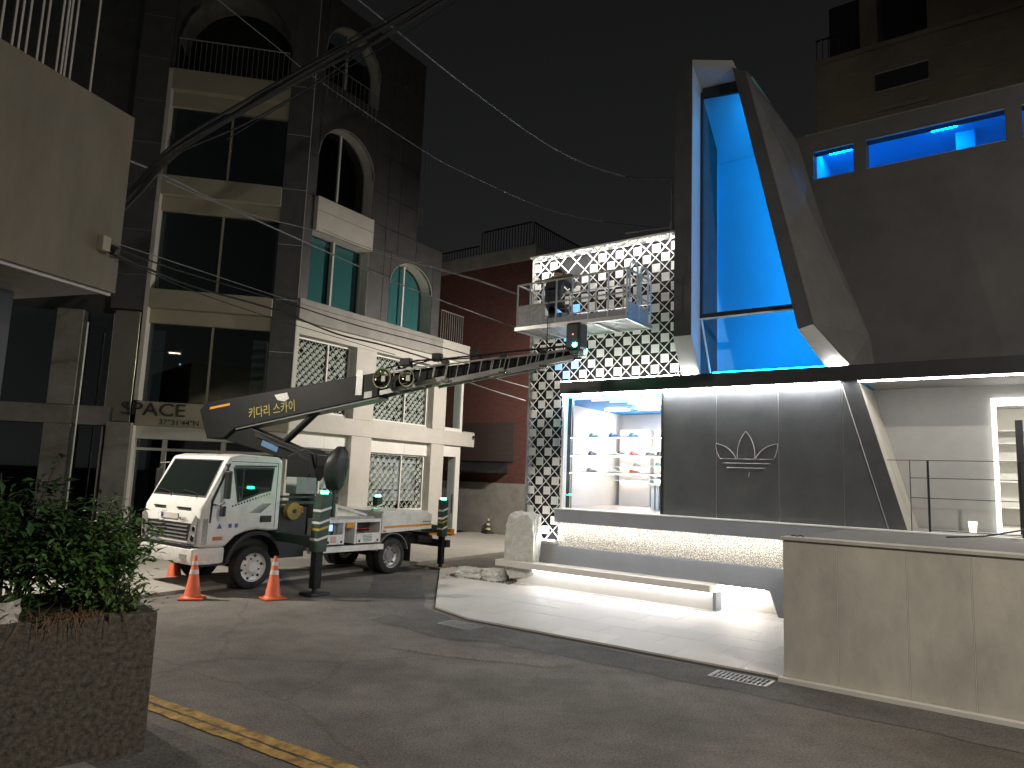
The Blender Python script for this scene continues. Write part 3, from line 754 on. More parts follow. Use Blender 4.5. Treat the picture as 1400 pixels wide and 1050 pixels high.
rock("boulder", tuple(wpt(FS,(-5.17,-.16,.04))), FS[1]+4, (.66,.34,1.28), "tall pale rough boulder standing at the lattice foot behind the bench", 4)
rock("flat_rock", tuple(wpt(FS,(-6.35,-.38,.035))), FS[1]+20, (.55,.42,.20), "low flat grey rock on gravel, nearer the street outrigger", 9)
rock("flat_rock", tuple(wpt(FS,(-5.78,-.30,.035))), FS[1]-14, (.50,.40,.22), "low broken pale rock touching the end of the long bench", 15)
gv = MB(); rs = random.Random(5)
for i in range(900):
    x = rs.uniform(-6.9,-5.15); yy = rs.uniform(-.62,.1)
    if yy < -.62 + (x+6.9)*-.0: continue
    r_ = rs.uniform(.012,.03)
    v = [(x+r_*math.cos(t)*rs.uniform(.7,1), yy+r_*math.sin(t)*rs.uniform(.7,1), .043) for t in (0,1.26,2.5,3.77,5.03)] + [(x,yy,.043+r_*.8)]
    gv.add(v, [(k,(k+1)%5,5) for k in range(5)])
o = place(gv.build("gravel", M_GRAVEL), *FS); tag(o, "dark gravel bed under the rocks at the bench end", "gravel", kind="stuff")
# ================================================================== cafe building on the far corner
cafe = thing("cafe_building", *F2, "four storey dark stone cafe building with arched windows and white ground floors", "building")
_inv = (Matrix.Translation(F2[0]) @ Matrix.Rotation(rad(F2[1]),4,'Z')).inverted() @ (Matrix.Translation(F1[0]) @ Matrix.Rotation(rad(F1[1]),4,'Z'))
def on1(o):
    o.location = _inv.to_translation(); o.rotation_euler = _inv.to_euler(); return o
M_GLASS_T = glass("teal_window_glass", (0.92,0.96,0.96), 1.5, .02, .05)
M_BLIND = mat("teal_blind", (0.03,0.145,0.155), 0.8, 0, 0.10, 2.0, stretch=(8,8,.6))
M_LAV = mat("lavender_blind", (0.55,0.53,0.60), 0.8, 0, 0.06, 2.0)
W_PAT = mat("pattern_white",(.80,.78,.72),.6,0,.15,40)
M_PILLAR = mat("white_pillar_render", (0.56,0.53,0.49), 0.7, 0, 0.07, 1.4, 0.05, 50)
M_PLASTER = mat("stained_concrete_band", (0.30,0.285,0.27), 0.8, 0, 0.2, 1.6, 0.1, 30)
# street side: frame of pillars and beams
for a, b in ((-8.12,-7.98),(-5.67,-4.80),(-1.82,-1.11)):
    MB().box(a,b,0,.45,.06,3.295).build("pillar", M_PILLAR, cafe, .006)
    MB().box(a if a > -8 else -8.12,b,0,.45,3.825,6.10).build("pillar", M_PILLAR, cafe, .006)
MB().box(-8.12,.69,-.02,.5,3.30,3.82).build("beam", M_PILLAR, cafe, .006)
MB().box(-8.12,-1.11,0,.45,6.104,6.47).build("spandrel", M_PILLAR, cafe, .006)
MB().box(-8.14,-1.6,-.12,.5,6.475,7.135).build("ledge_band", M_PLASTER, cafe, .01)
MB().box(-1.598,.06,-.10,.5,6.475,7.13).build("ledge_band", M_PILLAR, cafe, .01)
for a, b in ((-7.97,-5.68),(-4.79,-1.83)):
    for z0, z1, nm in ((.95,2.84,"ground"),(3.9,6.09,"upper")):
        w = MB().box(a,b,.30,.36,z1-.05,z1).box(a,b,.30,.36,z0,z0+.05).box(a,a+.05,.30,.36,z0+.051,z1-.051).box(b-.05,b,.30,.36,z0+.051,z1-.051).build("window", M_WHITE, cafe)
        c_ = a + (b-a)*.60
        MB().box(c_-.025,c_+.025,.295,.36,z0+.051,z1-.051).build("mullion", M_WHITE, w)
        MB().box(a+.05,c_-.026,.325,.333,z0+.051,z1-.051).build("pane", M_GLASS_R, w)
        MB().box(c_+.026,b-.05,.325,.333,z0+.051,z1-.051).build("pane", M_GLASS_R, w)
        # lattice pattern of tiles and bars behind the panes, some fields left dark
        for p0, p1 in ((a+.05,c_-.026),(c_+.026,b-.05)):
            pat = MB(); rs = random.Random(int(p0*100)+int(z0*10)); q = .118 if nm == "upper" else .13
            k = 0
            u_ = p0+q
            while u_ < p1-.06:
                zz = z0+.10+(q if k % 2 else 0)
                while zz < z1-.10:
                    if rs.random() < (.86 if nm == "upper" else .80): pat.box(u_-q*.45,u_+q*.45,.352,.358,zz-q*.44,zz+q*.44)
                    zz += 2*q
                k += 1; u_ += q
            for i in range(40):
                for s_ in (1,-1):
                    c0 = p0 - 2 + i*2*q; t0 = max(0,(p0-c0) if s_ > 0 else 0); 
                    za, zb = z0+.06, z1-.06
                    xa = c0 if s_ > 0 else c0 + (zb-za); xb = xa + s_*(zb-za)
                    # clip to the pane
                    def cl(x): return min(max(x,p0+.01),p1-.01)
                    xa2, xb2 = cl(xa), cl(xb)
                    if abs(xb2-xa2) < .08: continue
                    pat.bar((xa2,.362,za+abs(xa2-xa)),(xb2,.362,zb-abs(xb-xb2)),.006,.022)
            o_ = pat.build("lattice_pattern", W_PAT, w); o_["kind"] = "stuff"
        if nm == "ground":
            bl = MB().box(a+.06,b-.06,.62,.64,z0+.3,z1-.06).build("blind", M_LAV, w)
            for q in (.35,1.25): MB().box(a+.06,b-.06,.61,.619,z1-q,z1-q+.05).build("blind_stripe", mat("violet_stripe",(.10,.08,.18),.8), w)
    c_ = a + (b-a)*.60
    MB().box(a,c_-.004,.20,.40,2.845,3.295).build("fascia_panel", M_WHITE, cafe); MB().box(c_+.004,b,.20,.40,2.845,3.295).build("fascia_panel", M_WHITE, cafe)
    MB().box(a,b,.25,.45,.06,.945).build("sill_wall", M_PILLAR, cafe)
    MB().box(a,b,.25,.45,3.822,3.895).build("sill_wall", M_PILLAR, cafe)
MB().box(-8.1,-.02,1.8,1.9,.06,7.1).build("inner_wall", M_DARK, cafe)
MB().box(-8.1,-.02,.46,1.8,3.5,3.6).build("inner_slab", M_DARK, cafe)
# glazed door bay at the end
df = MB().box(-1.109,-1.04,.10,.25,.06,3.295).box(-.26,0,.10,.45,.06,3.295).box(-1.039,-.261,.10,.25,2.88,3.295).build("door", M_WHITE, cafe)
MB().box(-1.039,-.261,.15,.16,.07,2.879).build("pane", M_GLASS_R, df)
MB().box(-.36,-.33,.11,.14,.8,1.5).build("handle", M_PLASTIC, df)
wf = MB().box(-1.109,-1.07,.10,.25,3.825,6.47).box(-.10,.03,.10,.45,3.825,6.47).box(-1.069,-.101,.10,.25,6.2,6.47).box(-1.069,-.101,.10,.25,3.825,3.95).build("window", M_WHITE, cafe)
MB().box(-1.069,-.101,.15,.16,3.951,6.199).build("pane", M_GLASS_R, wf)
cm = MB().cyl((.56,-.05,3.70),(.56,-.16,3.66),.04,.045,10).build("security_camera", M_PLASTIC, cafe)
MB().cyl((.56,-.161,3.66),(.56,-.17,3.657),.03,.03,10).build("lens", M_GLASS_D, cm)
MB().box(.05,.69,0.,.45,3.83,3.86).build("canopy_top", M_PILLAR, cafe)
# balcony railing at the end
for i in range(11):
    MB().box(-1.70+.128*i,-1.68+.128*i,-.06,-.04,7.14,8.18).build("baluster", M_STEEL, cafe)
MB().box(-1.72,-.38,-.07,-.03,8.181,8.215).build("handrail", M_STEEL, cafe)

# dark stone cladding with arched openings: every cladding panel is a piece
for a, b, z0, z1 in ((-8.10,-7.79,7.14,17),(-5.445,-4.43,7.14,17),(-4.43,-3.22,9.61,17),(-2.22,-1.79,7.14,9.6),(-3.215,-1.79,9.61,10.35)):
    MB().box(a,b,.10,.16,z0,z1).build("cladding_backing", M_JOINT, cafe)
def arch_pts(a, b, z0, zs, zt, n=16):
    c = (a+b)/2; w = (b-a)/2
    return [(c - w*math.cos(math.pi*i/n), zs + (zt-zs)*math.sin(math.pi*i/n)) for i in range(n+1)]
def panel(x0,x1,z0,z1):
    MB().box(x0+.010,x1-.010,0,.098,z0+.010,z1-.010).build("cladding_panel", M_STONE, cafe)
def split(x0,x1,zs):
    for a, b in zip(zs, zs[1:]): panel(x0,x1,a,b)
split(-8.12,-7.80,(7.14,8.75,10.36,11.6,12.83,14.4,15.7,17.0))
split(-5.44,-4.75,(7.14,8.75,10.36,11.45,12.83,14.4,15.7,17.0))
split(-4.75,-4.42,(7.14,8.75,9.6)); split(-4.75,-4.15,(9.6,10.36,11.45,12.83,14.4,15.7,17.0))
split(-4.15,-3.2,(9.6,10.36,11.45,12.83,14.4,15.7,17.0))
split(-4.42,-4.15,(9.6,9.605)) if False else None
split(-3.2,-1.77,(9.6,10.36))
split(-2.23,-1.77,(7.14,8.55,9.6))
def spandrels(a, b, zs, zt, ztop):
    ap = arch_pts(a,b,0,zs,zt); h = len(ap)//2
    MB().xz([(a,zs)] + ap[1:h+1] + [((a+b)/2,ztop),(a,ztop)], 0,.098).build("cladding_panel", M_STONE, cafe)
    MB().xz([(b,zs)] + ap[::-1][1:h+1] + [((a+b)/2,ztop),(b,ztop)], .0,.098).build("cladding_panel", M_STONE, cafe)
    # pale reveal lining
    m = MB()
    pts = [(a,zs-1.4)] + ap + [(b,zs-1.4)]
    for p, q in zip(pts, pts[1:]):
        m.add([(p[0],.0,p[1]),(q[0],.0,q[1]),(q[0],.5,q[1]),(p[0],.5,p[1])],[(0,1,2,3)])
    m.build("arch_reveal", M_OFFW, cafe)
    m = MB(); m.tube([(x,-.004,z) for x, z in ap], .012, 5).build("arch_trim", M_OFFW, cafe)
spandrels(-7.78,-5.45,11.75,12.92,12.99 if False else 13.0)
MB().box(-7.79,-5.45,0.001,.09,13.0,14.2).build("cladding_panel", M_STONE, cafe)
spandrels(-4.41,-2.24,8.55,9.45,9.6)
spandrels(-7.78,-5.45,15.2,16.35,17.0)
def arch_window(a, b, z0, zs, zt, curtain):
    ap = arch_pts(a+.02,b-.02,z0,zs,zt-.02)
    w = MB().box((a+b)/2-.03,(a+b)/2+.03,.38,.46,z0,zt-.02).build("window", M_WHITE, cafe)
    MB().add([(a+.02,.42,z0)] + [(x,.42,z) for x, z in ap] + [(b-.02,.42,z0)], [tuple(range(len(ap)+2))]).build("pane", M_GLASS_T if curtain else M_GLASS_D, w)
    if curtain: MB().add([(a+.02,.6,z0)] + [(x,.6,z) for x, z in ap] + [(b-.02,.6,z0)], [tuple(range(len(ap)+2))]).build("blind", M_BLIND, w)
arch_window(-7.78,-5.45,10.37,11.75,12.92,False)
arch_window(-4.41,-2.24,7.15,8.55,9.45,True)
arch_window(-7.78,-5.45,13.7,15.2,16.35,False)
# teal window under the white balcony box
MB().box(-7.79,-5.45,-.15,.42,9.30,10.36).build("balcony_box", M_OFFW, cafe, .008)
MB().box(-7.795,-5.445,-.155,-.151,9.92,9.93).build("box_joint", M_STONE, cafe)
w = MB().box(-7.79,-7.74,.3,.4,7.16,9.295).box(-5.50,-5.45,.3,.4,7.16,9.295).box(-7.739,-5.501,.3,.4,7.16,7.2).build("window", M_OFFW, cafe)
MB().box(-6.72,-6.65,.28,.4,7.201,9.295).build("mullion", M_OFFW, w)
for a, b in ((-7.739,-6.721),(-6.649,-5.501)):
    MB().box(a,b,.34,.348,7.201,9.294).build("pane", M_GLASS_T, w); MB().box(a,b,.5,.51,7.201,9.294).build("blind", M_BLIND, w)
MB().box(-5.449,-5.44,.0,.4,7.15,9.295).build("reveal", M_OFFW, cafe)
# roof balcony rail
for z_ in (14.72,): MB().cyl((-7.7,-.02,z_),(-5.48,-.02,z_),.02,.02,6).build("handrail", M_STEEL, cafe)
for i in range(12): MB().cyl((-7.66+.19*i,-.02,13.7),(-7.66+.19*i,-.02,14.71),.008,.008,5).build("baluster", M_STEEL, cafe)
for (x, z0, z1) in ((-3.24,10.9,11.55),(-3.0,13.0,13.9)):
    MB().box(x,x+.02,-.2,-.18,z0,z1).box(x,x+.02,-.02,0.,z0,z1).box(x+.001,x+.019,-.18,-.02,z1-.03,z1).build("roof_bracket", M_STEEL, cafe)
MB().box(-3.2,-1.9,.2,5,9.9,10.35).build("terrace_slab", M_CONC_D, cafe)
MB().box(-8.0,-1.8,2.0,7,.06,10.3).box(-8.0,-3.25,2.0,7,10.31,17).build("core", M_DARK, cafe)

# corner side: tall glazing with beige spandrels
def w1(m, name, mt, bv=0): return on1(m.build(name, mt, cafe, bv))
w1(MB().box(-.70,-.02,.0,.4,3.9,17.0), "corner_pier", M_STONE)
for z_ in (5.5,7.05,8.7,10.4,12.1,13.65): w1(MB().box(-.69,.0,-.004,-.001,z_,z_+.012), "pier_joint", M_JOINT)
w1(MB().box(-.022,.0,-.006,-.002,3.9,17.0), "corner_joint", M_JOINT)
w1(MB().box(-4.10,-3.985,-.12,.45,3.9,13.64), "side_frame", M_OFFW, .005)
for i,(z0,zb,zt) in enumerate(((6.12,6.52,7.05),(9.42,9.83,10.40),(12.60,13.03,13.66))):
    w1(MB().box(-3.984,-.705,-.12,.4,zb,zt), "spandrel", M_BEIGE, .008)
    w1(MB().box(-3.984,-.705,.10,.4,z0,zb-.003), "lintel", M_BEIGE)
for z0, z1 in ((3.92,6.12),(7.052,9.42),(10.402,12.60)):
    m = w1(MB().box(-2.33,-2.27,.20,.30,z0,z1), "window", M_BEIGE)
    for a, b in ((-3.984,-2.331),(-2.269,-.705)):
        p = MB().box(a,b,.245,.252,z0,z1).build("pane", M_GLASS_D, m)
w1(MB().box(-3.98,-.72,2.6,2.7,3.9,13.6), "inner_wall", M_DARK)
for z_ in (6.8,10.2): w1(MB().box(-3.98,-.72,.41,2.6,z_,z_+.15), "inner_slab", M_DARK)
for (x,y_,z_,s) in ((-1.72,1.9,5.02,.10),(-3.55,1.9,5.2,.045)):
    w1(MB().box(x,x+s,y_,y_+.02,z_,z_+s*1.1), "exit_sign", glow("exit_sign",(.1,.9,.75),1.6))
w1(MB().box(-1.35,-.95,1.2,1.6,3.92,6.0), "inner_column", M_CONC_D)
# top storey arch with railing
ap = arch_pts(-4.0,-.75,0,14.7,16.45)
h = len(ap)//2
w1(MB().xz([(-4.0,14.7)] + ap[1:h+1] + [(-2.375,17.0),(-4.1,17.0),(-4.1,13.67),(-4.0,13.67)],0,.3), "arch_wall", M_STONE)
w1(MB().xz([(-.75,14.7)] + ap[::-1][1:h+1] + [(-2.375,17.0),(-.71,17.0),(-.71,13.67),(-.75,13.67)],0,.3), "arch_wall", M_STONE)
m = MB()
for p, q in zip(ap, ap[1:]): m.add([(p[0],.0,p[1]),(q[0],.0,q[1]),(q[0],1.2,q[1]),(p[0],1.2,p[1])],[(0,1,2,3)])
w1(m, "arch_reveal", M_CONC_D)
w1(MB().cyl((-3.95,-.04,14.65),(-.8,-.04,14.65),.02,.02,6), "handrail", M_STEEL)
for i in range(22): w1(MB().cyl((-3.9+.147*i,-.04,13.67),(-3.9+.147*i,-.04,14.64),.008,.008,5), "baluster", M_STEEL)
w1(MB().box(-4.0,-.72,1.2,1.3,13.67,17.0), "inner_wall", M_DARK)
w1(MB().box(-1.9,-1.55,1.15,1.19,14.0,14.25), "lit_glass", glow("teal_light",(.1,.6,.65),.8))
# sign board and ground floor of the corner side
w1(MB().box(-4.03,.0,-.05,.3,3.22,3.88), "sign_board", M_BEIGE, .006)
lt = mat("dark_sign_letters",(0.03,0.03,0.028),.5,0,0)
def wtext(body, x, z, size, sx=1.0, ext=.03):
    o = text("sign_lettering", body, lt, cafe, (0,0,0), (0,0,0), size, ext)
    o.matrix_basis = _inv @ Matrix.Translation((x,-.05-ext-.005,z)) @ Matrix.Rotation(rad(90),4,'X') @ Matrix.Diagonal((sx,1,1,1))
wtext("SPACE", -4.42, 3.50, .50, 1.18)
wtext("37°31'44\"N", -3.42, 3.27, .20, 1.12, .01)
w1(MB().box(-4.03,.0,.0,.35,2.86,3.215), "door_header", M_OFFW, .005)
for a, b in ((-3.98,-3.28),(-3.20,-1.75),(-1.67,-.05)):
    d_ = w1(MB().box(a-.04,a+.02,.05,.2,.06,2.855).box(b-.02,b+.035,.05,.2,.06,2.855).box(a+.021,b-.021,.05,.2,2.55,2.62), "door", M_OFFW)
    MB().box(a+.021,b-.021,.11,.12,.07,2.549).build("pane", M_GLASS_D, d_)
    MB().box(a+.021,b-.021,.11,.12,2.621,2.854).build("pane", M_GLASS_D, d_)
w1(MB().box(-3.98,-.05,1.5,1.6,.06,3.2), "inner_wall", M_DARK)

# ================================================================== dark neighbour with metal pillar
nb = thing("dark_glass_building", *F1, "dark glass fronted building with a shiny metal pillar beside the cafe", "building")
MB().box(-4.85,-4.20,.06,.3,3.30,6.4).build("metal_pillar", mat("brushed_brass_panel",(0.42,0.39,0.30),.22,0.95,.1,3,stretch=(1,1,14)), nb, .006)
MB().box(-4.67,-4.05,-.25,.3,.06,3.27).build("stone_pillar", M_CONC_D, nb, .006)
MB().box(-4.048,-3.99,-.24,.2,.06,3.2).build("pillar_trim", M_OFFW, nb)
MB().box(-4.95,-4.10,-.1,3,6.42,18).build("upper_wall", M_STONE, nb)
for i in range(8): MB().box(-4.94,-4.10,-.104,-.101,7.4+1.3*i,7.412+1.3*i).build("wall_joint", M_CONC_D, nb)
MB().box(-16,-4.96,.6,4,6.0,18).build("upper_wall", M_STONE, nb)
MB().box(-16,-4.68,-.05,.3,3.17,3.68).build("beam", M_CONC_D, nb, .006)
MB().box(-6.25,-5.60,-.1,.4,.06,3.165).build("column", M_CONC_D, nb); MB().box(-6.25,-5.60,-.1,.4,3.685,6.3).build("column", M_CONC_D, nb)
for a, b in ((-9,-6.26),(-5.59,-4.86)):
    for z0, z1 in ((.06,3.165),(3.685,6.3)):
        w_ = MB().box(a+.7 if b > -5 else a+1.3,(a+.7 if b > -5 else a+1.3)+.05,.1,.2,z0,z1).build("window", M_OFFW, nb)
        MB().box(a,b,.21,.218,z0,z1).build("pane", M_GLASS_D, nb if False else w_)
MB().box(-16,-4.7,2.2,2.3,.06,6.0).build("inner_wall", M_DARK, nb)
MB().cyl((-5.35,-.4,.06),(-5.35,-.4,5.9),.025,.025,8).build("down_pipe", M_STEEL, nb)

# ================================================================== house on the near corner
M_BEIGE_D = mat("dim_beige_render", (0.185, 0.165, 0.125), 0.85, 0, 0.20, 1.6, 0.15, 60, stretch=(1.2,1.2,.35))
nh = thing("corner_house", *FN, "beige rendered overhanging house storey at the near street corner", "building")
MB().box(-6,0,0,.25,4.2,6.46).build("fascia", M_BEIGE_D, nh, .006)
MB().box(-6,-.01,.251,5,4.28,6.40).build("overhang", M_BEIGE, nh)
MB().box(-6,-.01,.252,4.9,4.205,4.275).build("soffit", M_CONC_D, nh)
MB().box(-6,-.3,1.3,4.8,.02,4.2).build("wall", M_STONE, nh)
MB().box(-6,-.02,.05,.09,4.165,4.199).build("drip_edge", M_OFFW, nh)
for x in (-1.49,-1.42,-1.34,-1.21,-1.14,-.98,-.92,-.88,-.81,-.54,-1.62,-1.75):
    MB().cyl((x-.02,.12,6.46),(x-.02,.12,9.4),.012,.012,6).build("screen_rod", M_OFFW, nh)
sc_ = thing("security_floodlight", tuple(wpt(FN,(-.20,-.0,4.70))), FN[1], "small floodlight box mounted on the beige overhang near its lower corner", "lamp")
MB().box(-.13,-.02,-.10,-.002,-.06,.12).build("housing", M_BEIGE, sc_, .008)
MB().cyl((.02,-.04,.03),(.06,-.12,-.03),.035,.05,10).build("head", M_PLASTIC, sc_, smooth=True)
MB().tube([(.0,-.02,.02),(.04,-.05,-.06),(.09,-.02,-.02),(.10,-.02,.06)], .006, 5).build("cord", M_WIRE, sc_)
sp_ = thing("soffit_spotlight", tuple(wpt(FN,(-1.35,.5,4.17))), FN[1], "grey spotlight hanging under the beige overhang soffit", "lamp")
MB().cyl((0,0,.03),(0,0,-.02),.03,.03,10).build("mount", M_STEEL, sp_)
MB().cyl((0,0,-.02),(.06,-.05,-.13),.035,.05,12).build("head", M_STEEL, sp_, smooth=True)

# ================================================================== brick house far behind
bk = thing("brick_house", *FS, "red brick house with railed flat roof behind the truck", "building")
m = bpy.data.materials.new("red_brick"); m.use_nodes = True
nt = m.node_tree; b = nt.nodes["Principled BSDF"]; b.inputs["Roughness"].default_value = .85
tc = nt.nodes.new("ShaderNodeTexCoord"); mp = nt.nodes.new("ShaderNodeMapping"); mp.inputs["Rotation"].default_value = (rad(90),0,0)
bt = nt.nodes.new("ShaderNodeTexBrick"); bt.inputs["Scale"].default_value = 1.0; bt.inputs["Brick Width"].default_value = .21; bt.inputs["Row Height"].default_value = .07; bt.inputs["Mortar Size"].default_value = .006
bt.inputs["Color1"].default_value = (.125,.042,.034,1); bt.inputs["Color2"].default_value = (.095,.032,.027,1); bt.inputs["Mortar"].default_value = (.08,.05,.043,1)
nt.links.new(tc.outputs["Object"], mp.inputs[0]); nt.links.new(mp.outputs[0], bt.inputs["Vector"]); nt.links.new(bt.outputs[0], b.inputs["Base Color"])
M_BRICK = m
MB().box(-16.9,-11.9,9.5,14,1.98,10.68).build("wall", M_BRICK, bk)
MB().box(-17.0,-11.85,9.4,14.1,10.682,11.25).build("parapet", M_CONC_D, bk)
for i in range(6): MB().box(-16.9+.95*i+.004,-15.95+.95*i-.004,9.35,9.6,.06,1.975).build("base_panel", M_CONC_D, bk)
MB().box(-12.2,-11.9,9.36,9.6,.06,1.975).build("base_panel", M_CONC_D, bk)
aw = MB().hexa([(-15.6,8.9,2.35),(-12.9,8.9,2.35),(-12.9,9.49,2.35),(-15.6,9.49,2.35),(-15.6,8.9,2.42),(-12.9,8.9,2.42),(-12.9,9.49,2.75),(-15.6,9.49,2.75)]).build("awning", M_BLACK2, bk)
MB().box(-15.5,-12.6,9.44,9.499,2.8,4.3).build("shutter", mat("dark_shutter",(.05,.035,.032),.7,0,.2,4,stretch=(.3,1,12)), bk)
def roof_rail(x0, x1, y0, y1, z0, z1):
    n = max(2, int(max(x1-x0, y1-y0)/.14))
    for i in range(n+1):
        t = i/n; MB().box(x0+(x1-x0)*t-.012,x0+(x1-x0)*t+.012,y0+(y1-y0)*t-.012,y0+(y1-y0)*t+.012,z0,z1).build("baluster", M_BLACK2, bk)
    MB().bar((x0,y0,z1+.02),(x1,y1,z1+.02),.05,.05).build("handrail", M_BLACK2, bk)
roof_rail(-14.66,-12.1,9.5,9.5,11.25,12.2); roof_rail(-12.1,-12.1,9.6,13.9,11.25,12.2); roof_rail(-16.9,-14.8,9.5,9.5,11.25,11.65)
MB().box(-12.13,-12.07,9.47,9.53,11.25,12.35).build("corner_post", M_STEEL, bk)
# ================================================================== apartment block behind the shop
ap_ = thing("apartment_block", *FS, "dim brown apartment block rising behind the shop roof", "building")
M_APT = mat("brown_apartment_render",(0.24,0.20,0.15),.85,0,.2,1.0,.1,20)
MB().box(-1.17,12,8.0,18,2,14.40).build("wall", M_APT, ap_)
MB().box(-.09,.37,8.6,18,14.405,24).box(1.63,12,8.3,18,14.405,24).build("upper_wall", M_APT, ap_)
MB().box(.371,1.629,9.6,9.7,14.405,24).build("recess_wall", M_BLACK2, ap_)
MB().box(-1.2,12,7.92,8.0,14.30,14.44).build("cornice", M_APT, ap_)
w = MB().box(.37,1.65,7.98,8.0,13.02,13.06).box(.37,1.65,7.98,8.0,13.55,13.60).build("window", M_STEEL, ap_)
MB().box(.38,1.64,7.97,7.999,13.061,13.549).build("pane", M_BLACK2, w)
for zz in (12.4,12.9,13.75): MB().box(-1.16,3.6,7.985,8.0,zz,zz+.03).build("string_course", M_CONC_D, ap_)
MB().box(.4,1.6,7.94,7.999,12.45,12.55).build("lettering_board", M_CONC_D, ap_)
for i in range(7): MB().box(-1.15+.16*i,-1.13+.16*i,8.02,8.04,14.44,15.1).build("baluster", M_BLACK2, ap_)
MB().box(-1.16,-.1,8.01,8.05,15.1,15.14).build("handrail", M_BLACK2, ap_)
MB().box(-1.1,-.1,9.5,9.6,14.405,17).build("roof_hut", M_BLACK2, ap_)
# ================================================================== aerial work truck
trk = thing("lift_truck", *FT, "white cab aerial lift truck with a dark folding boom over the cab", "truck")
def mir(y): return -2.0 - y
cabp = [(-.45,1.03),(-.45,2.30),(-.38,2.385),(.45,2.405),(.66,2.35),(1.02,1.60),(1.10,1.45),(1.13,1.10),(1.13,.80),(.98,.78),(.60,.78),(.53,.86),(.42,.96),(.22,1.03),(0,1.06),(-.22,1.03)]
cab = MB().xz(cabp, -2.0, 0.0).build("cab", M_TRUCK, trk, .055, smooth=True, seg=3)
MB().xz([(.60,.775),(.60,.50),(.90,.475),(1.16,.49),(1.20,.60),(1.20,.775)], -1.98, -.02).build("bumper", M_TRUCK, trk, .03, smooth=True)
# windscreen: dark surround and glass a little proud of the sloping front
def slope(t, y, off=0.0):   # t 0 bottom .. 1 top on the windscreen plane
    n = Vector((.90,0,.43)).normalized()
    return Vector((1.02-.36*t, y, 1.60+.75*t)) + n*off
def wplate(t0,t1,y0b,y1b,y0t,y1t,o0,o1,name,m,par):
    return MB().hexa([slope(t0,y0b,o0),slope(t0,y1b,o0),slope(t1,y1t,o0),slope(t1,y0t,o0),slope(t0,y0b,o1),slope(t0,y1b,o1),slope(t1,y1t,o1),slope(t1,y0t,o1)]).build(name,m,par,.01)
CABGLASS = mat("windscreen_glass",(0.012,0.016,0.015),.04,0,0,spec=1.0)
ws = wplate(.03,.93,-1.93,-.07,-1.86,-.14,-.012,.006,"windscreen",M_PLASTIC,trk)
wplate(.07,.90,-1.89,-.11,-1.83,-.17,.0,.009,"pane",CABGLASS,ws)
for y in (-1.35,-.45):
    MB().tube([slope(.02,y+.1,.02),slope(.10,y+.05,.03),slope(.16,y-.45,.02)], .011, 5).build("wiper", M_PLASTIC, ws)
# cab face
for y0,y1 in ((-1.62,-1.22),(-.80,-.35)): MB().box(1.09,1.125,y0,y1,1.42,1.445).build("vent_slot", M_PLASTIC, trk)
gr = MB().hexa([(1.125,-1.72,.90),(1.125,-.30,.90),(1.145,-.30,.90),(1.145,-1.72,.90),(1.12,-1.80,1.18),(1.12,-.22,1.18),(1.142,-.22,1.18),(1.142,-1.80,1.18)]).build("grille", M_PLASTIC, trk, .01)
for i in range(4): MB().box(1.142,1.158,-1.68,-.34,.925+.063*i,.945+.063*i).build("slat", M_STEEL, gr)
MB().box(1.11,1.135,-1.32,-.72,1.225,1.335).build("badge_plate", M_OFFW, trk, .006)
MB().box(1.125,1.139,-1.30,-1.22,1.245,1.315).build("badge_mark", mat("blue_mark",(.03,.06,.25),.5), trk)
bt_ = text("badge_lettering", "MIGHTY", M_PLASTIC, trk, (1.142,-.66,1.225), (rad(90),0,rad(90)), .07, .002)
lens = mat("headlamp_lens",(0.42,0.42,0.40),.12,.4,.35,25,spec=.8)
for s in (0,1):
    f = (lambda y: y) if s == 0 else mir
    MB().hexa([(1.10,f(-.12),.83),(.98,f(.004),.83),(1.145,f(-.12),.83),(1.10,f(.006),.83),(1.08,f(-.26),1.32),(.97,f(.004),1.32),(1.135,f(-.26),1.28),(1.07,f(.006),1.30)]).build("bezel", M_PLASTIC, trk) if False else None
    hl = MB().ext([(1.136,f(-.30),.84),(1.136,f(-.06),.84),(1.136,f(-.015),1.28),(1.128,f(-.12),1.33),(1.130,f(-.24),1.15)], (.016,0,0)).build("headlight", lens, trk, .008)
    MB().cyl((1.14,f(-.14),.94),(1.158,f(-.14),.94),.05,.05,14).build("bulb", M_CHROME, hl)
    MB().cyl((1.14,f(-.12),1.10),(1.156,f(-.12),1.10),.045,.045,14).build("bulb", M_CHROME, hl)
    fg = MB().hexa([(1.19,f(-.42),.585),(1.19,f(-.20),.585),(1.206,f(-.20),.585),(1.206,f(-.42),.585),(1.19,f(-.42),.665),(1.19,f(-.17),.665),(1.206,f(-.17),.665),(1.206,f(-.42),.665)]).build("fog_light", lens, trk)
    MB().box(.965,1.06,min(f(.004),f(-.01)),max(f(.004),f(-.01)),.84,1.27).build("side_lens", lens, hl)
    # mirror
    mr = MB().tube([(.72,f(-.02),2.22),(.80,f(.16),2.20),(.80,f(.22),2.10)],.014,6).tube([(.92,f(-.02),1.52),(.86,f(.14),1.50),(.81,f(.21),1.56)],.014,6).build("mirror_arm", M_PLASTIC, trk)
    MB().box(.76,.82,min(f(.14),f(.30)),max(f(.14),f(.30)),1.62,2.10).build("mirror", M_PLASTIC, mr, .02)
    MB().box(.80,.86,min(f(.13),f(.26)),max(f(.13),f(.26)),1.32,1.50).build("mirror", M_PLASTIC, mr, .02)
MB().box(1.145,1.205,-1.9,-.1,.785,.82).build("bumper_trim", M_PLASTIC, trk)
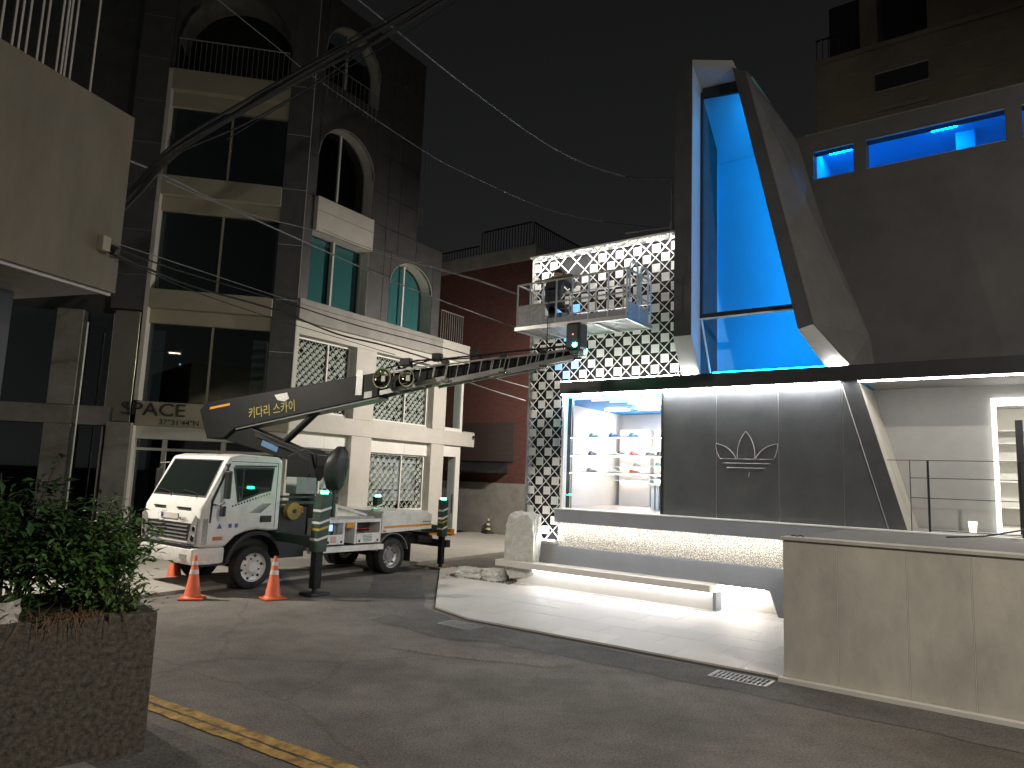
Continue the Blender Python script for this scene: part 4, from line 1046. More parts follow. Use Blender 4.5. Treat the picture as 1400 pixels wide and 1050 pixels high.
# near-side door
MB().xz([(.56,2.20),(-.27,2.225),(-.27,2.205),(.56,2.18)],.004,.05).build("wind_deflector", mat("smoked_visor",(.03,.04,.06),.15), trk)
dw = MB().xz([(.585,2.165),(-.265,2.19),(-.225,1.755),(.0,1.70),(.45,1.535)],-.02,.006).build("door_window", M_PLASTIC, trk, .008)
MB().xz([(.53,2.13),(-.235,2.155),(-.20,1.79),(.0,1.735),(.43,1.59)],0,.010).build("pane", CABGLASS, dw)
MB().box(.36,.385,.0,.014,1.60,2.14).build("quarter_post", M_PLASTIC, dw)
MB().xz([(.67,2.23),(.63,2.23),(.90,1.56),(.92,1.20),(.925,1.20),(.95,1.20),(.945,1.58)],.0,.003).build("door_seam", M_RUBBER, trk)
for (a,b,z0,z1) in ((-.345,-.335,1.10,2.27),):
    MB().box(a,b,.0,.003,z0,z1).build("door_seam", M_RUBBER, trk)
MB().box(-.335,.62,.0,.003,2.265,2.275).build("door_seam", M_RUBBER, trk)
hd = MB().box(-.27,-.03,.0,.012,1.19,1.31).build("door_handle", M_PLASTIC, trk, .006)
MB().box(-.24,-.06,.013,.03,1.245,1.275).build("grip", M_PLASTIC, hd)
# printed marks along the door
for i in range(14):
    t = i/13; MB().box(.545-.72*t-.03,.545-.72*t,.0,.004,1.47+.22*t,1.50+.22*t).build("door_lettering", M_PLASTIC if i < 9 else mat("olive_letter",(.28,.30,.08),.6,0,0), trk)
for k in range(4):
    MB().xz([(.20-.06*k,1.36),(.14-.06*k,1.36),(-.10-.05*k,1.53),(-.06-.05*k,1.53)],.0,.003).build("door_decal", mat("grey_decal",(.38-.06*k,.37-.06*k,.36-.06*k),.5,0,0), trk)
MB().xz([(.80,1.10),(.70,1.10),(.75,1.19)],.0,.004).build("door_mark", mat("blue_decal",(.06,.10,.40),.5,0,0), trk)
for x in (.52,.40): MB().box(x,x+.06,0,.004,1.11,1.18).build("door_mark", mat("blue_decal_b",(.10,.12,.36),.5,0,0), trk)
MB().box(.68,.86,0,.006,.90,.965).build("side_marker", mat("amber_lens",(.55,.14,.05),.3), trk, .004)
# wheel arch, step, frame
arch = [(.0+.60*math.cos(a),.42+.62*math.sin(a)) for a in [rad(t) for t in range(8,176,12)]]
arch_in = [(.0+.53*math.cos(a),.42+.55*math.sin(a)) for a in [rad(t) for t in range(8,176,12)]]
MB().xz(arch + arch_in[::-1],-.45,.012).build("wheel_arch", M_PLASTIC, trk)
MB().xz(arch + arch_in[::-1],-2.012,-1.55).build("wheel_arch", M_PLASTIC, trk)
MB().box(.56,1.1,-.1,.0,.47,.50).build("valance", M_PLASTIC, trk)
MB().box(-5.2,.9,-.70,-.58,.55,.80).box(-5.2,.9,-1.42,-1.30,.55,.80).box(-5.2,-.45,-1.299,-.701,.60,.70).build("chassis", M_BLACK2, trk)
MB().box(-1.15,-.5,-1.9,-.15,.5,1.45).build("tool_bay", M_BLACK2, trk)
MB().box(-.42,.5,-1.75,-.25,.45,1.0).build("engine_tub", M_BLACK2, trk)
def wheel(x, yo, w, name="wheel", dual=False):
    """yo: outer face y, w: signed width inwards"""
    R = .388
    s = -1 if w < 0 else 1
    t = MB().lathe([(.255,.0),(.34,-.004),(.375,.012),(R,.05),(R,abs(w)-.05),(.375,abs(w)-.012),(.255,abs(w))], (x,yo,R), (0,s,0), 36).build("wheel", M_RUBBER, trk, smooth=True)
    for k in range(30):
        a = 2*math.pi*k/30
        pass
    MB().lathe([(.258,.005),(.245,.02),(.235,.06 if not dual else .11),(.19,.075 if not dual else .14),(.11,.045 if not dual else .13),(.085,.01 if not dual else .08),(.0,.008 if not dual else .075)], (x,yo,R), (0,s,0), 36).build("rim", M_TRUCK if not dual else M_STEEL, t, smooth=True)
    for k in range(6):
        a = 2*math.pi*k/6 + .3; rr = .15
        p = (x+rr*math.cos(a), yo + s*(.052 if not dual else .128), R+rr*math.sin(a)); q = (p[0], p[1]-s*.02, p[2])
        MB().cyl(p,q,.016,.014,6).build("wheel_nut", M_BLACK2, t)
        a += .52; rr = .205
        p = (x+rr*math.cos(a), yo + s*(.066 if not dual else .132), R+rr*math.sin(a)); q = (p[0], p[1]-s*.012, p[2])
        MB().cyl(p,q,.026,.026,10).build("rim_hole", M_BLACK2, t)
    return t
wheel(0,-.03,-.21); wheel(0,-1.97,.21)
wheel(-3.4,-.04,-.20,dual=True); wheel(-3.4,-.28,-.20,dual=True); wheel(-3.4,-1.96,.20,dual=True); wheel(-3.4,-1.72,.20,dual=True)
for xx in (0,-3.4): MB().cyl((xx,-.25,.388),(xx,-1.75,.388),.06,.06,10).build("axle", M_BLACK2, trk)
# mudguard and flap
mg = [(-3.4+.47*math.cos(a),.39+.49*math.sin(a)) for a in [rad(t) for t in range(15,166,10)]]
mgi = [(-3.4+.455*math.cos(a),.39+.475*math.sin(a)) for a in [rad(t) for t in range(15,166,10)]]
MB().xz(mg+mgi[::-1],-.5,-.02).build("mudguard", M_STEEL, trk)
MB().box(-3.98,-3.95,-.48,-.06,.24,.62).build("mud_flap", M_RUBBER, trk)
# control cabinet on the near side
cb_ = MB().box(-3.0,-1.5,-.55,-.5,.70,1.20).box(-3.0,-2.96,-.499,0,.70,1.20).box(-1.54,-1.5,-.499,0,.70,1.20).box(-2.33,-2.28,-.499,0,.70,1.13).box(-2.02,-1.97,-.499,0,.70,1.13).box(-2.9599,-1.5401,-.499,.01,1.131,1.20).build("control_cabinet", M_TRUCK, trk, .006)
MB().box(-1.96,-1.545,-.02,.012,.705,.90).build("cabinet_door", M_TRUCK, cb_, .005); MB().box(-2.95,-2.335,-.02,.012,.705,.91).build("cabinet_door", M_TRUCK, cb_, .005)
for x in (-1.60,-1.93,-2.40,-2.90): MB().box(x-.015,x+.015,.013,.03,.73,.78).build("latch", M_PLASTIC, cb_)
MB().box(-1.95,-1.55,-.20,-.18,.905,1.128).build("control_panel", M_STEEL, cb_)
sc2 = MB().box(-1.86,-1.62,-.178,-.16,.93,1.11).build("control_screen", M_PLASTIC, cb_)
MB().box(-1.83,-1.68,-.159,-.155,.96,1.09).build("display", glow("screen_glow",(.35,.6,1.0),1.2), sc2)
MB().box(-2.85,-2.4,-.25,-.2,.93,1.12).build("control_panel", M_PLASTIC, cb_)
for i in range(6): MB().cyl((-2.78+.07*i,-.2,.97),(-2.78+.07*i,-.15,.99),.012,.016,8).build("lever", M_RED, cb_)
MB().box(-2.25,-2.05,.0,.012,1.03,1.128).build("cabinet_sticker", M_ORSTRIPE, cb_)
for i in range(5): MB().box(-2.75,-2.5,.0121,.0135,.74+.03*i,.75+.03*i).build("print_line", M_PLASTIC, cb_)
MB().box(-1.80,-1.66,.0121,.0135,.74,.87).build("warning_label", mat("pink_label",(.62,.40,.38),.6), cb_)
MB().box(-3.02,-1.15,-.05,.09,.56,.67).build("side_step", M_TRUCK, trk, .008)
MB().box(-3.0,-1.5,-1.95,-.56,.80,.86).build("bed_floor", M_STEEL, trk)
# bed with orange stripe
bed = MB().xz([(-3.02,.88),(-3.02,1.30),(-3.08,1.345),(-4.40,1.345),(-4.56,1.25),(-4.56,.94)],-1.98,.0).build("bed_box", M_TRUCK, trk, .01)
MB().xz([(-3.08,.985),(-3.08,1.03),(-4.54,1.06),(-4.54,1.015)],.001,.004).build("stripe", M_ORSTRIPE, bed)
for i in range(5): MB().box(-4.5+.05*i,-4.47+.05*i,.001,.004,1.09,1.12).build("bed_lettering", M_PLASTIC, bed)
MB().box(-3.06,-3.14,.001,.006,.91,.945).build("side_marker", mat("orange_lens",(.6,.2,.05),.3), bed)
MB().box(-5.3,-4.57,-1.9,-.1,.78,.84).build("rear_frame", M_BLACK2, trk); MB().box(-5.35,-4.57,-.10,-.06,.78,.83).build("rear_stripe", M_ORSTRIPE, trk)
MB().box(-5.45,-5.31,-1.8,-.2,.45,.62).build("rear_bumper", M_BLACK2, trk)
MB().box(-5.42,-5.31,-.24,-.06,.74,.90).build("tail_light", mat("orange_tail",(.7,.25,.05),.3), trk)
MB().cyl((-4.3,-.2,.70),(-4.75,-.2,.70),.07,.07,12).build("air_tank", M_BLACK2, trk)
# deck bits
MB().bar((-2.0,-.25,1.46),(-2.78,-.25,1.26),.05,.05).build("stowed_bar", M_TRUCK, trk)
MB().bar((-1.95,-.25,1.22),(-1.95,-.25,1.50),.05,.05).build("stowed_post", M_TRUCK, trk)
MB().box(-2.9,-1.7,-.45,-.1,1.203,1.24).build("tool_tray", M_STEEL, trk)
MB().box(-3.7,-3.0,-.35,-.30,1.347,1.39).build("stowed_board", M_OFFW, trk)
MB().box(-1.42,-.95,-.6,-.25,1.70,2.02).build("hydraulic_box", mat("grey_enamel",(.30,.33,.32),.5), trk, .01)
MB().box(-1.75,-.62,-.5,-.22,1.50,1.56).box(-1.75,-.62,-.5,-.22,1.62,1.66).build("rack_rail", M_GREEN_P, trk)
rl_ = MB().cyl((-.78,-.16,1.38),(-.78,-.02,1.38),.16,.16,20).build("hose_reel", mat("ochre_hose",(.36,.24,.05),.6), trk)
MB().cyl((-.78,-.02,1.38),(-.78,.0,1.38),.04,.04,10).build("hub", M_PLASTIC, rl_)
MB().tube([(-.86,-.01,1.47),(-.94,.0,1.46),(-.95,.0,1.36)],.018,6).build("reel_handle", M_ORSTRIPE, rl_)
# covered control post
cv = MB(); rings = []
for i,(z_,w,d,ox) in enumerate(((1.80,.14,.10,-.02),(1.86,.20,.16,.0),(2.05,.26,.18,.02),(2.25,.27,.20,.0),(2.42,.24,.20,-.02),(2.56,.19,.18,-.06),(2.66,.08,.10,-.10))):
    n = 18
    for k in range(n):
        a = 2*math.pi*k/n; rr = 1+.09*math.sin(5*a+i*.7)
        cv.v.append((-1.84+ox+w*rr*math.cos(a)*.95,-.2+d*rr*math.sin(a),z_+.03*math.sin(3*a)))
    if i: 
        for k in range(n): cv.f.append(((i-1)*n+k,(i-1)*n+(k+1)%n,i*n+(k+1)%n,i*n+k))
cv.f.append(tuple(range(18))); cv.f.append(tuple(range(6*18,7*18)))
cv.build("cover_bag", mat("black_tarpaulin",(.03,.032,.032),.45,0,.2,6,.3,20), trk, smooth=True)
MB().cyl((-1.84,-.2,.86),(-1.84,-.2,1.82),.04,.04,8).build("control_post", M_GREEN_P, trk)
# outriggers with green lamps
def outrigger(x, y, top, w, tilt=(0,0), beam=None):
    o = MB().hexa([(x-w/2,y-w/2,.75),(x+w/2,y-w/2,.75),(x+w/2,y+w/2,.75),(x-w/2,y+w/2,.75),(x-w/2+tilt[0],y-w/2,top),(x+w/2+tilt[0],y-w/2,top),(x+w/2+tilt[0],y+w/2,top),(x-w/2+tilt[0],y+w/2,top)]).build("outrigger", M_GREEN_P, trk, .006)
    q = w*.33
    MB().box(x-q,x+q,y-q,y+q,.12,.75).build("inner_leg", M_BOOM, o)
    MB().cyl((x,y,.05),(x,y,.12),.05,.04,10).build("ankle", M_BLACK2, o)
    MB().box(x-.20,x+.20,y-.17,y+.17,.004,.05).build("foot_pad", M_BLACK2 if y > .5 else M_WOOD, o, .005)
    lm = MB().box(x-.05+tilt[0],x+.05+tilt[0],y-.05,y+.05,top+.002,top+.045).build("green_lamp", G_GREEN, o, .008)
    for k,(zz,mm) in enumerate(((1.50,M_REFL),(1.28,M_REFL),(1.16,mat("yellow_tape",(.5,.38,.05),.5,0,0)),(.98,M_REFL))):
        zz = .75 + (zz-.75)*(top-.75)/1.05
        s = tilt[0]*(zz-.75)/(top-.75); e = w/2+.003
        MB().hexa([(x-e+s,y-e,zz+.03),(x+e+s,y-e,zz-.03),(x+e+s,y+e,zz-.03),(x-e+s,y+e,zz+.03),(x-e+s,y-e,zz+.07),(x+e+s,y-e,zz+.01),(x+e+s,y+e,zz+.01),(x-e+s,y+e,zz+.07)]).build("tape_band", mm, o)
    if beam is not None:
        MB().bar((x,y+(-.1 if y>beam else .1),.92),(x,beam,.92),.14,.16).build("outrigger_beam", M_GREEN_P, o)
outrigger(-.46,1.17,1.76,.22,(-.07,0),-.3)
outrigger(-4.9,.02,1.60,.17,(0,0),-.6)
outrigger(-4.66,-2.0,1.58,.17,(0,0),-1.4)
outrigger(-.46,-3.1,1.70,.22,(0,0),-1.7)
# turret and boom (parts of the truck), in the boom's own upright plane
FB = ((-4.308,15.151,0.0), -21.609)
_ib = (Matrix.Translation(FT[0]) @ Matrix.Rotation(rad(FT[1]),4,'Z')).inverted() @ (Matrix.Translation(FB[0]) @ Matrix.Rotation(rad(FB[1]),4,'Z'))
def onb(o): o.location = _ib.to_translation(); o.rotation_euler = _ib.to_euler(); return o
onb(MB().cyl((0,0,.80),(0,0,1.25),.42,.40,20).cyl((0,0,1.25),(0,0,2.05),.28,.24,16).build("turret", M_BOOM, trk, smooth=True))
onb(MB().xz([(-.25,1.95),(.25,1.95),(.50,2.25),(.48,2.50),(.18,2.62),(-.25,2.45)],-.26,.26).build("turret_head", M_BOOM, trk, .02))
la = onb(MB().xz([(.42,2.20),(.46,2.44),(.30,2.50),(-2.20,3.30),(-2.62,3.42),(-2.72,3.10),(-2.50,2.80),(-2.30,2.82)],-.15,.15).build("lower_arm", M_BOOM, trk, .015))
MB().xz([(-1.05,2.66),(-.62,2.52),(-.58,2.64),(-1.01,2.78)],-.158,-.151).build("arm_label", mat("blue_label",(.10,.22,.42),.5,0,0), la)
bx_ = onb(MB().xz([(-2.62,3.58),(-2.80,3.42),(-2.52,2.78),(-2.05,2.80),(-1.75,3.02),(1.83,3.69),(1.80,4.19)],-.21,.21).build("boom_box", M_BOOM, trk, .018))
MB().xz([(-2.50,3.43),(-1.95,3.52),(-1.95,3.57),(-2.50,3.48)],-.216,-.211).build("orange_marker", M_ORSTRIPE, bx_)
MB().xz([(-.75,3.74),(-.42,3.79),(-.36,3.66),(-.48,3.60),(-.66,3.63)],-.216,-.211).build("leaf_decal", M_REFL, bx_)
t_ = text("boom_lettering", "키다리 스카이", M_GOLD, bx_, (-1.40,-.213,3.22), (0,0,0), .27, .002, sx=.80)
t_.matrix_basis = Matrix.Translation((-1.40,-.213,3.24)) @ Matrix.Rotation(rad(-8.3),4,'Y') @ Matrix.Rotation(rad(90),4,'X') @ Matrix.Diagonal((.80,1,1,1))
MB().box(1.30,1.45,-.23,.23,3.72,4.24).build("boom_collar", M_STEEL, bx_)
MB().xz([(1.50,3.78),(1.68,3.81),(1.68,3.68),(1.50,3.65)],-.216,-.211).build("beige_sticker", M_REFL, bx_)
MB().xz([(-1.75,2.985),(1.83,3.655),(1.83,3.685),(-1.75,3.015)],-.19,.19).build("boom_sole", mat("dull_steel",(.16,.16,.16),.5,.5,.2,8), bx_)
secs = [(1.5,3.3,4.13,4.34,3.70,4.05,.17),(3.0,4.5,4.29,4.44,3.93,4.19,.14),(4.2,5.3,4.40,4.50,4.10,4.30,.11),(5.0,5.95,4.47,4.57,4.26,4.43,.085)]
for i,(a,b,ta,tb,ba,bb,w) in enumerate(secs):
    s_ = onb(MB().bar((a,-w,ba),(b,-w,bb),.03,.09).bar((a,w,ba),(b,w,bb),.03,.09).bar((a,-w,ta),(b,-w,tb),.022,.03).bar((a,w,ta),(b,w,tb),.022,.03).build("telescopic_section", M_ALU, trk))
    n = 7
    for k in range(n):
        t = k/(n-1); x = a+(b-a)*t; zb = ba+(bb-ba)*t; zt = ta+(tb-ta)*t
        MB().cyl((x,-w,zb),(x,w,zb),.014,.014,6).build("rung", M_STEEL, s_)
        MB().bar((x,-w,zb),(x+.05,-w,zt),.014,.014).build("strut", M_STEEL, s_)
        MB().bar((x,w,zb),(x+.05,w,zt),.014,.014).build("strut", M_STEEL, s_)
    MB().xz([(a,ba+.045),(b,bb+.045),(b,tb-.02),(a,ta-.02)],-w*.55,w*.55).build("inner_beam", M_BOOM, s_)
    for k in range(3):
        x = b-.06+.05*k; zt = tb+.02
        MB().cyl((x,-w-.03,zt),(x,-w+.01,zt+.01),.035,.035,10).build("roller", M_CHROME, s_)
        MB().cyl((x,-w-.03,bb-.05),(x,-w+.01,bb-.05),.03,.03,10).build("roller", M_CHROME, s_)
onb(MB().tube([(1.9,-.1,4.28),(2.6,-.12,4.42),(3.2,-.1,4.44),(4.0,-.1,4.50),(4.8,-.08,4.56),(5.8,-.05,4.62)],.018,6).build("hose", M_WIRE, trk))
onb(MB().tube([(1.9,.08,4.24),(2.8,.06,4.45),(3.6,.08,4.47),(4.6,.05,4.58),(5.8,.05,4.66)],.014,6).build("hose", M_WIRE, trk))
for x,z_,s in ((2.35,4.38,.12),(3.05,4.46,.10),(3.85,4.52,.08)):
    onb(MB().box(x-s,x+s,-.14,.0,z_-.06,z_+.10).build("hose_box", M_PLASTIC, trk, .02))
for k in range(4):
    onb(MB().tube([(.15,-.24-.02*k,1.5+.1*k),(.45+.04*k,-.30,1.9),(.35,-.29,2.35+.05*k),(-.35-.1*k,-.20,2.62+.02*k),(-1.2,-.19,2.86+.03*k)],.014,6).build("hose", M_RUBBER, trk))
cy = onb(MB().cyl((-.66,-.05,2.62),(.55,-.05,3.64),.075,.075,14).build("lift_cylinder", M_BOOM, trk, smooth=True))
MB().cyl((.54,-.05,3.635),(1.06,-.05,4.07),.042,.042,12).build("piston_rod", M_CHROME, cy, smooth=True)
onb(MB().bar((5.85,0,4.40),(5.85,0,5.0),.14,.14).build("basket_mount", M_BOOM, trk))
# two round spotlights on the boom
for i,(x,r) in enumerate(((2.02,.20),(2.58,.165))):
    lp = thing("boom_spotlight", tuple(wpt(FB,(x,-.36,4.03))), FB[1], ("larger" if i == 0 else "smaller") + " round chrome spotlight on the boom flank, " + ("nearer the cab" if i == 0 else "nearer the basket"), "spotlight", "spotlights on the boom")
    MB().lathe([(r,-.06),(r*1.02,-.03),(r*.98,.0),(r*.75,.07),(r*.35,.13),(.03,.15)],(0,0,0),(0,1,0),28).build("shell", M_PLASTIC, lp, smooth=True)
    MB().lathe([(r*.97,-.05),(r*.75,.0),(r*.4,.035),(.02,.045)],(0,0,0),(0,1,0),28).build("reflector", mat("bronze_reflector",(.50,.44,.34),.10,1,0), lp, smooth=True)
    MB().lathe([(r*1.03,-.065),(r*1.03,-.035),(r*.93,-.035),(r*.93,-.065),(r*1.03,-.065)],(0,0,0),(0,1,0),28).build("rim", M_CHROME, lp, smooth=True)
    MB().box(-.045,.045,-.01,.02,-.06,.06).build("bulb", M_REFL, lp, .01)
    MB().bar((0,.10,0),(0,.16,.0),.04,.04).build("bracket", M_STEEL, lp)

# ================================================================== basket
bz = 5.03
bsk = thing("lift_basket", *FS, "long aluminium work basket raised in front of the lattice facade", "work basket")
MB().box(-4.53,-2.1,-1.60,-1.55,bz-.04,bz+.03).box(-4.53,-2.1,-.65,-.60,bz-.04,bz+.03).box(-4.53,-4.48,-1.549,-.651,bz-.04,bz+.03).box(-2.15,-2.1,-1.549,-.651,bz-.04,bz+.03).build("floor_frame", M_ALU, bsk)
s0 = None
for i in range(15):
    y = -1.52+.06*i
    if s0 is None: s0 = MB().box(-4.475,-2.155,0,.032,bz-.02,bz+.012).build("floor_slat", M_ALU, bsk); s0.location = (0,y,0)
    else: twin(s0, bsk, (0,y,0))
for x in (-4.0,-3.4,-2.8): MB().box(x,x+.05,-1.549,-.651,bz-.06,bz-.021).build("cross_member", M_ALU, bsk)
zt = 5.90; zm = 5.47
posts = [(-4.5,-1.57),(-4.2,-1.57),(-3.9,-1.57),(-3.6,-1.57),(-3.25,-1.57),(-2.9,-1.57),(-2.5,-1.57),(-2.13,-1.57),(-4.5,-.63),(-3.9,-.63),(-3.3,-.63),(-2.7,-.63),(-2.13,-.63),(-2.13,-1.1),(-4.5,-1.1)]
for x, y in posts: MB().cyl((x,y,bz+.03),(x,y,zt),.016,.016,8).build("post", M_ALU if y < -1.5 and x < -3.5 else M_STEEL, bsk)
for z_ in (zt, zm):
    MB().tube([(-4.5,-1.57,z_),(-2.13,-1.57,z_)],.018,8).build("rail", M_ALU, bsk); MB().tube([(-4.5,-.63,z_),(-2.13,-.63,z_)],.018,8).build("rail", M_ALU, bsk)
    MB().tube([(-4.5,-1.57,z_),(-4.5,-.63,z_)],.018,8).build("rail", M_ALU, bsk); MB().tube([(-2.13,-1.57,z_),(-2.13,-.63,z_)],.018,8).build("rail", M_ALU, bsk)
MB().box(-4.49,-3.86,-1.575,-1.565,bz+.03,zm-.01).build("kick_panel", mat("scuffed_mesh_panel",(.26,.26,.27),.6,.3,.3,14), bsk)
MB().box(-3.85,-2.15,-1.575,-1.565,bz+.03,bz+.14).build("toe_board", M_GREYP, bsk)
MB().box(-2.14,-2.13,-1.5,-.7,bz+.03,bz+.30).build("end_panel", mat("end_plate",(.32,.34,.33),.5,.4,.2,8), bsk)
for y in (-1.38,-.95): # hooped end gates
    MB().tube([(-2.10,y-.15,bz+.3),(-2.10,y-.15,zt+.08),(-2.10,y-.08,zt+.16),(-2.10,y+.08,zt+.16),(-2.10,y+.15,zt+.08),(-2.10,y+.15,bz+.3)],.018,8).build("end_gate", M_STEEL, bsk)
bd = tag(place(MB().bar((-4.15,-1.45,5.93),(-3.35,-1.45,5.99),.12,.03).build("wooden_board", M_WOOD), *FS), "narrow brown board lying across the basket rails", "board")
tb = thing("bucket", tuple(wpt(FS,(-3.72,-1.2,5.045))), FS[1], "grey plastic bucket on the basket floor beside the worker", "bucket")
MB().lathe([(.10,0),(.14,.28),(.135,.28),(.095,.01),(.0,.01)],(0,0,0),(0,0,1),18).build("body", M_GREYP, tb, smooth=True)
MB().tube([(-.14,0,.27),(-.08,0,.38),(.08,0,.38),(.14,0,.27)],.006,5).build("handle", M_STEEL, tb)
# green-lit control box hung below the basket
gl_ = thing("control_lamp_box", tuple(wpt(FS,(-3.17,-1.50,4.42))), FS[1], "black hanging control box with a green light under the basket", "control box")
MB().box(-.15,.15,-.16,.14,.10,.60).build("housing", M_PLASTIC, gl_, .045)
MB().xz([(-.11,.10),(.12,.10),(.10,-.0),(-.06,-.0)],-.12,.10).build("nose", M_PLASTIC, gl_, .02)
MB().box(.02,.10,-.185,-.161,.14,.21).build("green_light", G_GREEN, gl_, .01)
MB().box(.0,.12,.141,.165,.06,.16).build("green_light", glow("added_green_beam",(.02,1,.35),60), gl_)  # unseen rear lens, added to throw green light on the lattice
MB().box(.0,.025,-.172,-.161,.36,.385).build("red_light", glow("red_dot",(1,.05,.1),3), gl_)
MB().bar((-.05,0,.60),(-.05,0,.66),.06,.06).build("hanger", M_STEEL, gl_)
# hanging rope
rp = tag(MB().tube([wpt(FS,p) for p in ((-3.75,-1.60,5.5),(-3.74,-1.63,4.9),(-3.76,-1.62,4.4),(-3.70,-1.6,4.42))],.008,5).build("hanging_rope", M_WIRE), "thin dark rope hanging from the basket rail", "rope")

# ================================================================== worker in the basket
def person(name, loc, rz, joints, edges, radii, label):
    root = thing(name, loc, rz, label, "person")
    me = bpy.data.meshes.new("body"); me.from_pydata(joints, edges, []); me.update()
    o = bpy.data.objects.new("body", me); COL.objects.link(o); o.parent = root
    me.materials.append(mat("dark_work_clothes",(.03,.032,.045),.85,0,.25,12))
    sk = o.modifiers.new("skin",'SKIN'); sk.use_smooth_shade = True
    for i, r in enumerate(radii): me.skin_vertices[0].data[i].radius = (r, r)
    me.skin_vertices[0].data[0].use_root = True
    ss = o.modifiers.new("subd",'SUBSURF'); ss.levels = 2; ss.render_levels = 2
    return root
J = [(0,0,.60),(0,.04,.82),(0,.10,1.00),(0,.14,1.08),
     (-.18,.10,1.00),(-.30,.22,.82),(-.26,.42,.86),
     (.18,.10,1.00),(.27,.28,.92),(.20,.48,1.05),
     (-.10,0,.56),(-.16,.26,.40),(-.14,.06,.08),(-.14,.20,.04),
     (.10,0,.56),(.17,.24,.42),(.14,.04,.08),(.14,.18,.04),
     (-.25,.48,.88),(.19,.55,1.10)]
Ed = [(0,1),(1,2),(2,3),(2,4),(4,5),(5,6),(2,7),(7,8),(8,9),(0,10),(10,11),(11,12),(12,13),(0,14),(14,15),(15,16),(16,17),(6,18),(9,19)]
Rd = [.15,.145,.14,.06,.075,.055,.045,.075,.055,.045,.10,.075,.055,.05,.10,.075,.055,.05,.04,.04]
pw = person("person", tuple(wpt(FS,(-4.02,-1.05,5.045))), FS[1], J, Ed, Rd, "worker in dark clothes and dark cap crouching at work in the basket")
skin = mat("skin",(.42,.26,.19),.6,0,.08,8)
hd_ = MB().lathe([(.001,.0),(.05,.01),(.075,.05),(.083,.10),(.085,.14),(.075,.19),(.045,.225),(.001,.235)],(0,.16,1.07),(0,.12,1),20).build("head", skin, pw, smooth=True)
MB().ext([(-.012,.245,1.20),(.012,.245,1.20),(.016,.235,1.16),(-.016,.235,1.16)],(0,.022,-.004)).build("nose", skin, hd_)
for s in (-1,1): MB().cyl((s*.080,.165,1.15),(s*.095,.16,1.16),.022,.016,8).build("ear", skin, hd_)
cp = MB().lathe([(.092,.125),(.096,.15),(.088,.20),(.055,.235),(.001,.245)],(0,.16,1.07),(0,.12,1),20).build("cap", mat("dark_cap",(.025,.025,.028),.8), pw, smooth=True)
MB().xy([(-.085,.20),(-.07,.30),(0,.33),(.07,.30),(.085,.20)],1.205,1.218).build("brim", M_WOOD, cp)
for sx_, (hx,hy,hz) in ((-1,(-.25,.48,.88)),(1,(.19,.55,1.10))):
    palm = MB().hexa([(hx-.035,hy,hz-.015),(hx+.035,hy,hz-.015),(hx+.04,hy+.085,hz-.012),(hx-.04,hy+.085,hz-.012),(hx-.035,hy,hz+.015),(hx+.035,hy,hz+.015),(hx+.04,hy+.085,hz+.012),(hx-.04,hy+.085,hz+.012)]).build("hand", skin, pw, .008)
    for k in range(4):
        fx = hx-.03+.02*k; L = (.055,.07,.066,.05)[k]
        MB().tube([(fx,hy+.08,hz),(fx,hy+.08+L*.6,hz-.012),(fx,hy+.08+L,hz-.035)],.009,6).build("finger", skin, palm)
    MB().tube([(hx-sx_*.035,hy+.03,hz),(hx-sx_*.062,hy+.06,hz-.01),(hx-sx_*.065,hy+.09,hz-.02)],.010,6).build("thumb", skin, palm)

# ================================================================== traffic cones
def cone(loc, label, h=.70, m=M_ORANGE, bands=((.40,.47),(.55,.61)), rz=20):
    t = thing("traffic_cone", loc, rz, label, "traffic cone", "traffic cones" )
    rr = lambda z_: .135 + (.022-.135)*(z_-.03)/(h-.03)
    MB().lathe([(.16,.03),(.145,.045),(rr(.06),.06),(rr(h-.01),h-.01),(.014,h),(.0,h)],(0,0,0),(0,0,1),24).build("body", m, t, smooth=True)
    MB().box(-.19,.19,-.19,.19,0,.031).build("base", m, t, .012)
    for a,b in bands: MB().lathe([(rr(a)+.003,a),(rr(b)+.003,b)],(0,0,0),(0,0,1),24).build("reflective_band", M_REFL, t, smooth=True)
    return t
cone((-5.11,12.08,.004), "orange traffic cone in front of the truck's bumper corner", rz=15)
cone((-3.88,12.36,.004), "orange traffic cone between front wheel and the near outrigger", rz=40)
cone((-6.35,14.1,.004), "orange traffic cone half hidden behind the truck's front wheel", rz=5)
c4 = thing("striped_cone", (-.70,27.6,.06), 30, "small yellow and black striped cone by the far concrete wall", "traffic cone")
MB().box(-.17,.17,-.17,.17,0,.05).build("base", M_PLASTIC, c4, .01)
st = mat("pale_yellow_plastic",(.62,.55,.33),.5)
for k in range(6):
    z0,z1 = .05+.085*k,.05+.085*(k+1); r0,r1 = .115-.014*k,.115-.014*(k+1)
    MB().cyl((0,0,z0),(.012,0,z1),r0,r1,14).build("band", st if k % 2 else M_PLASTIC, c4)

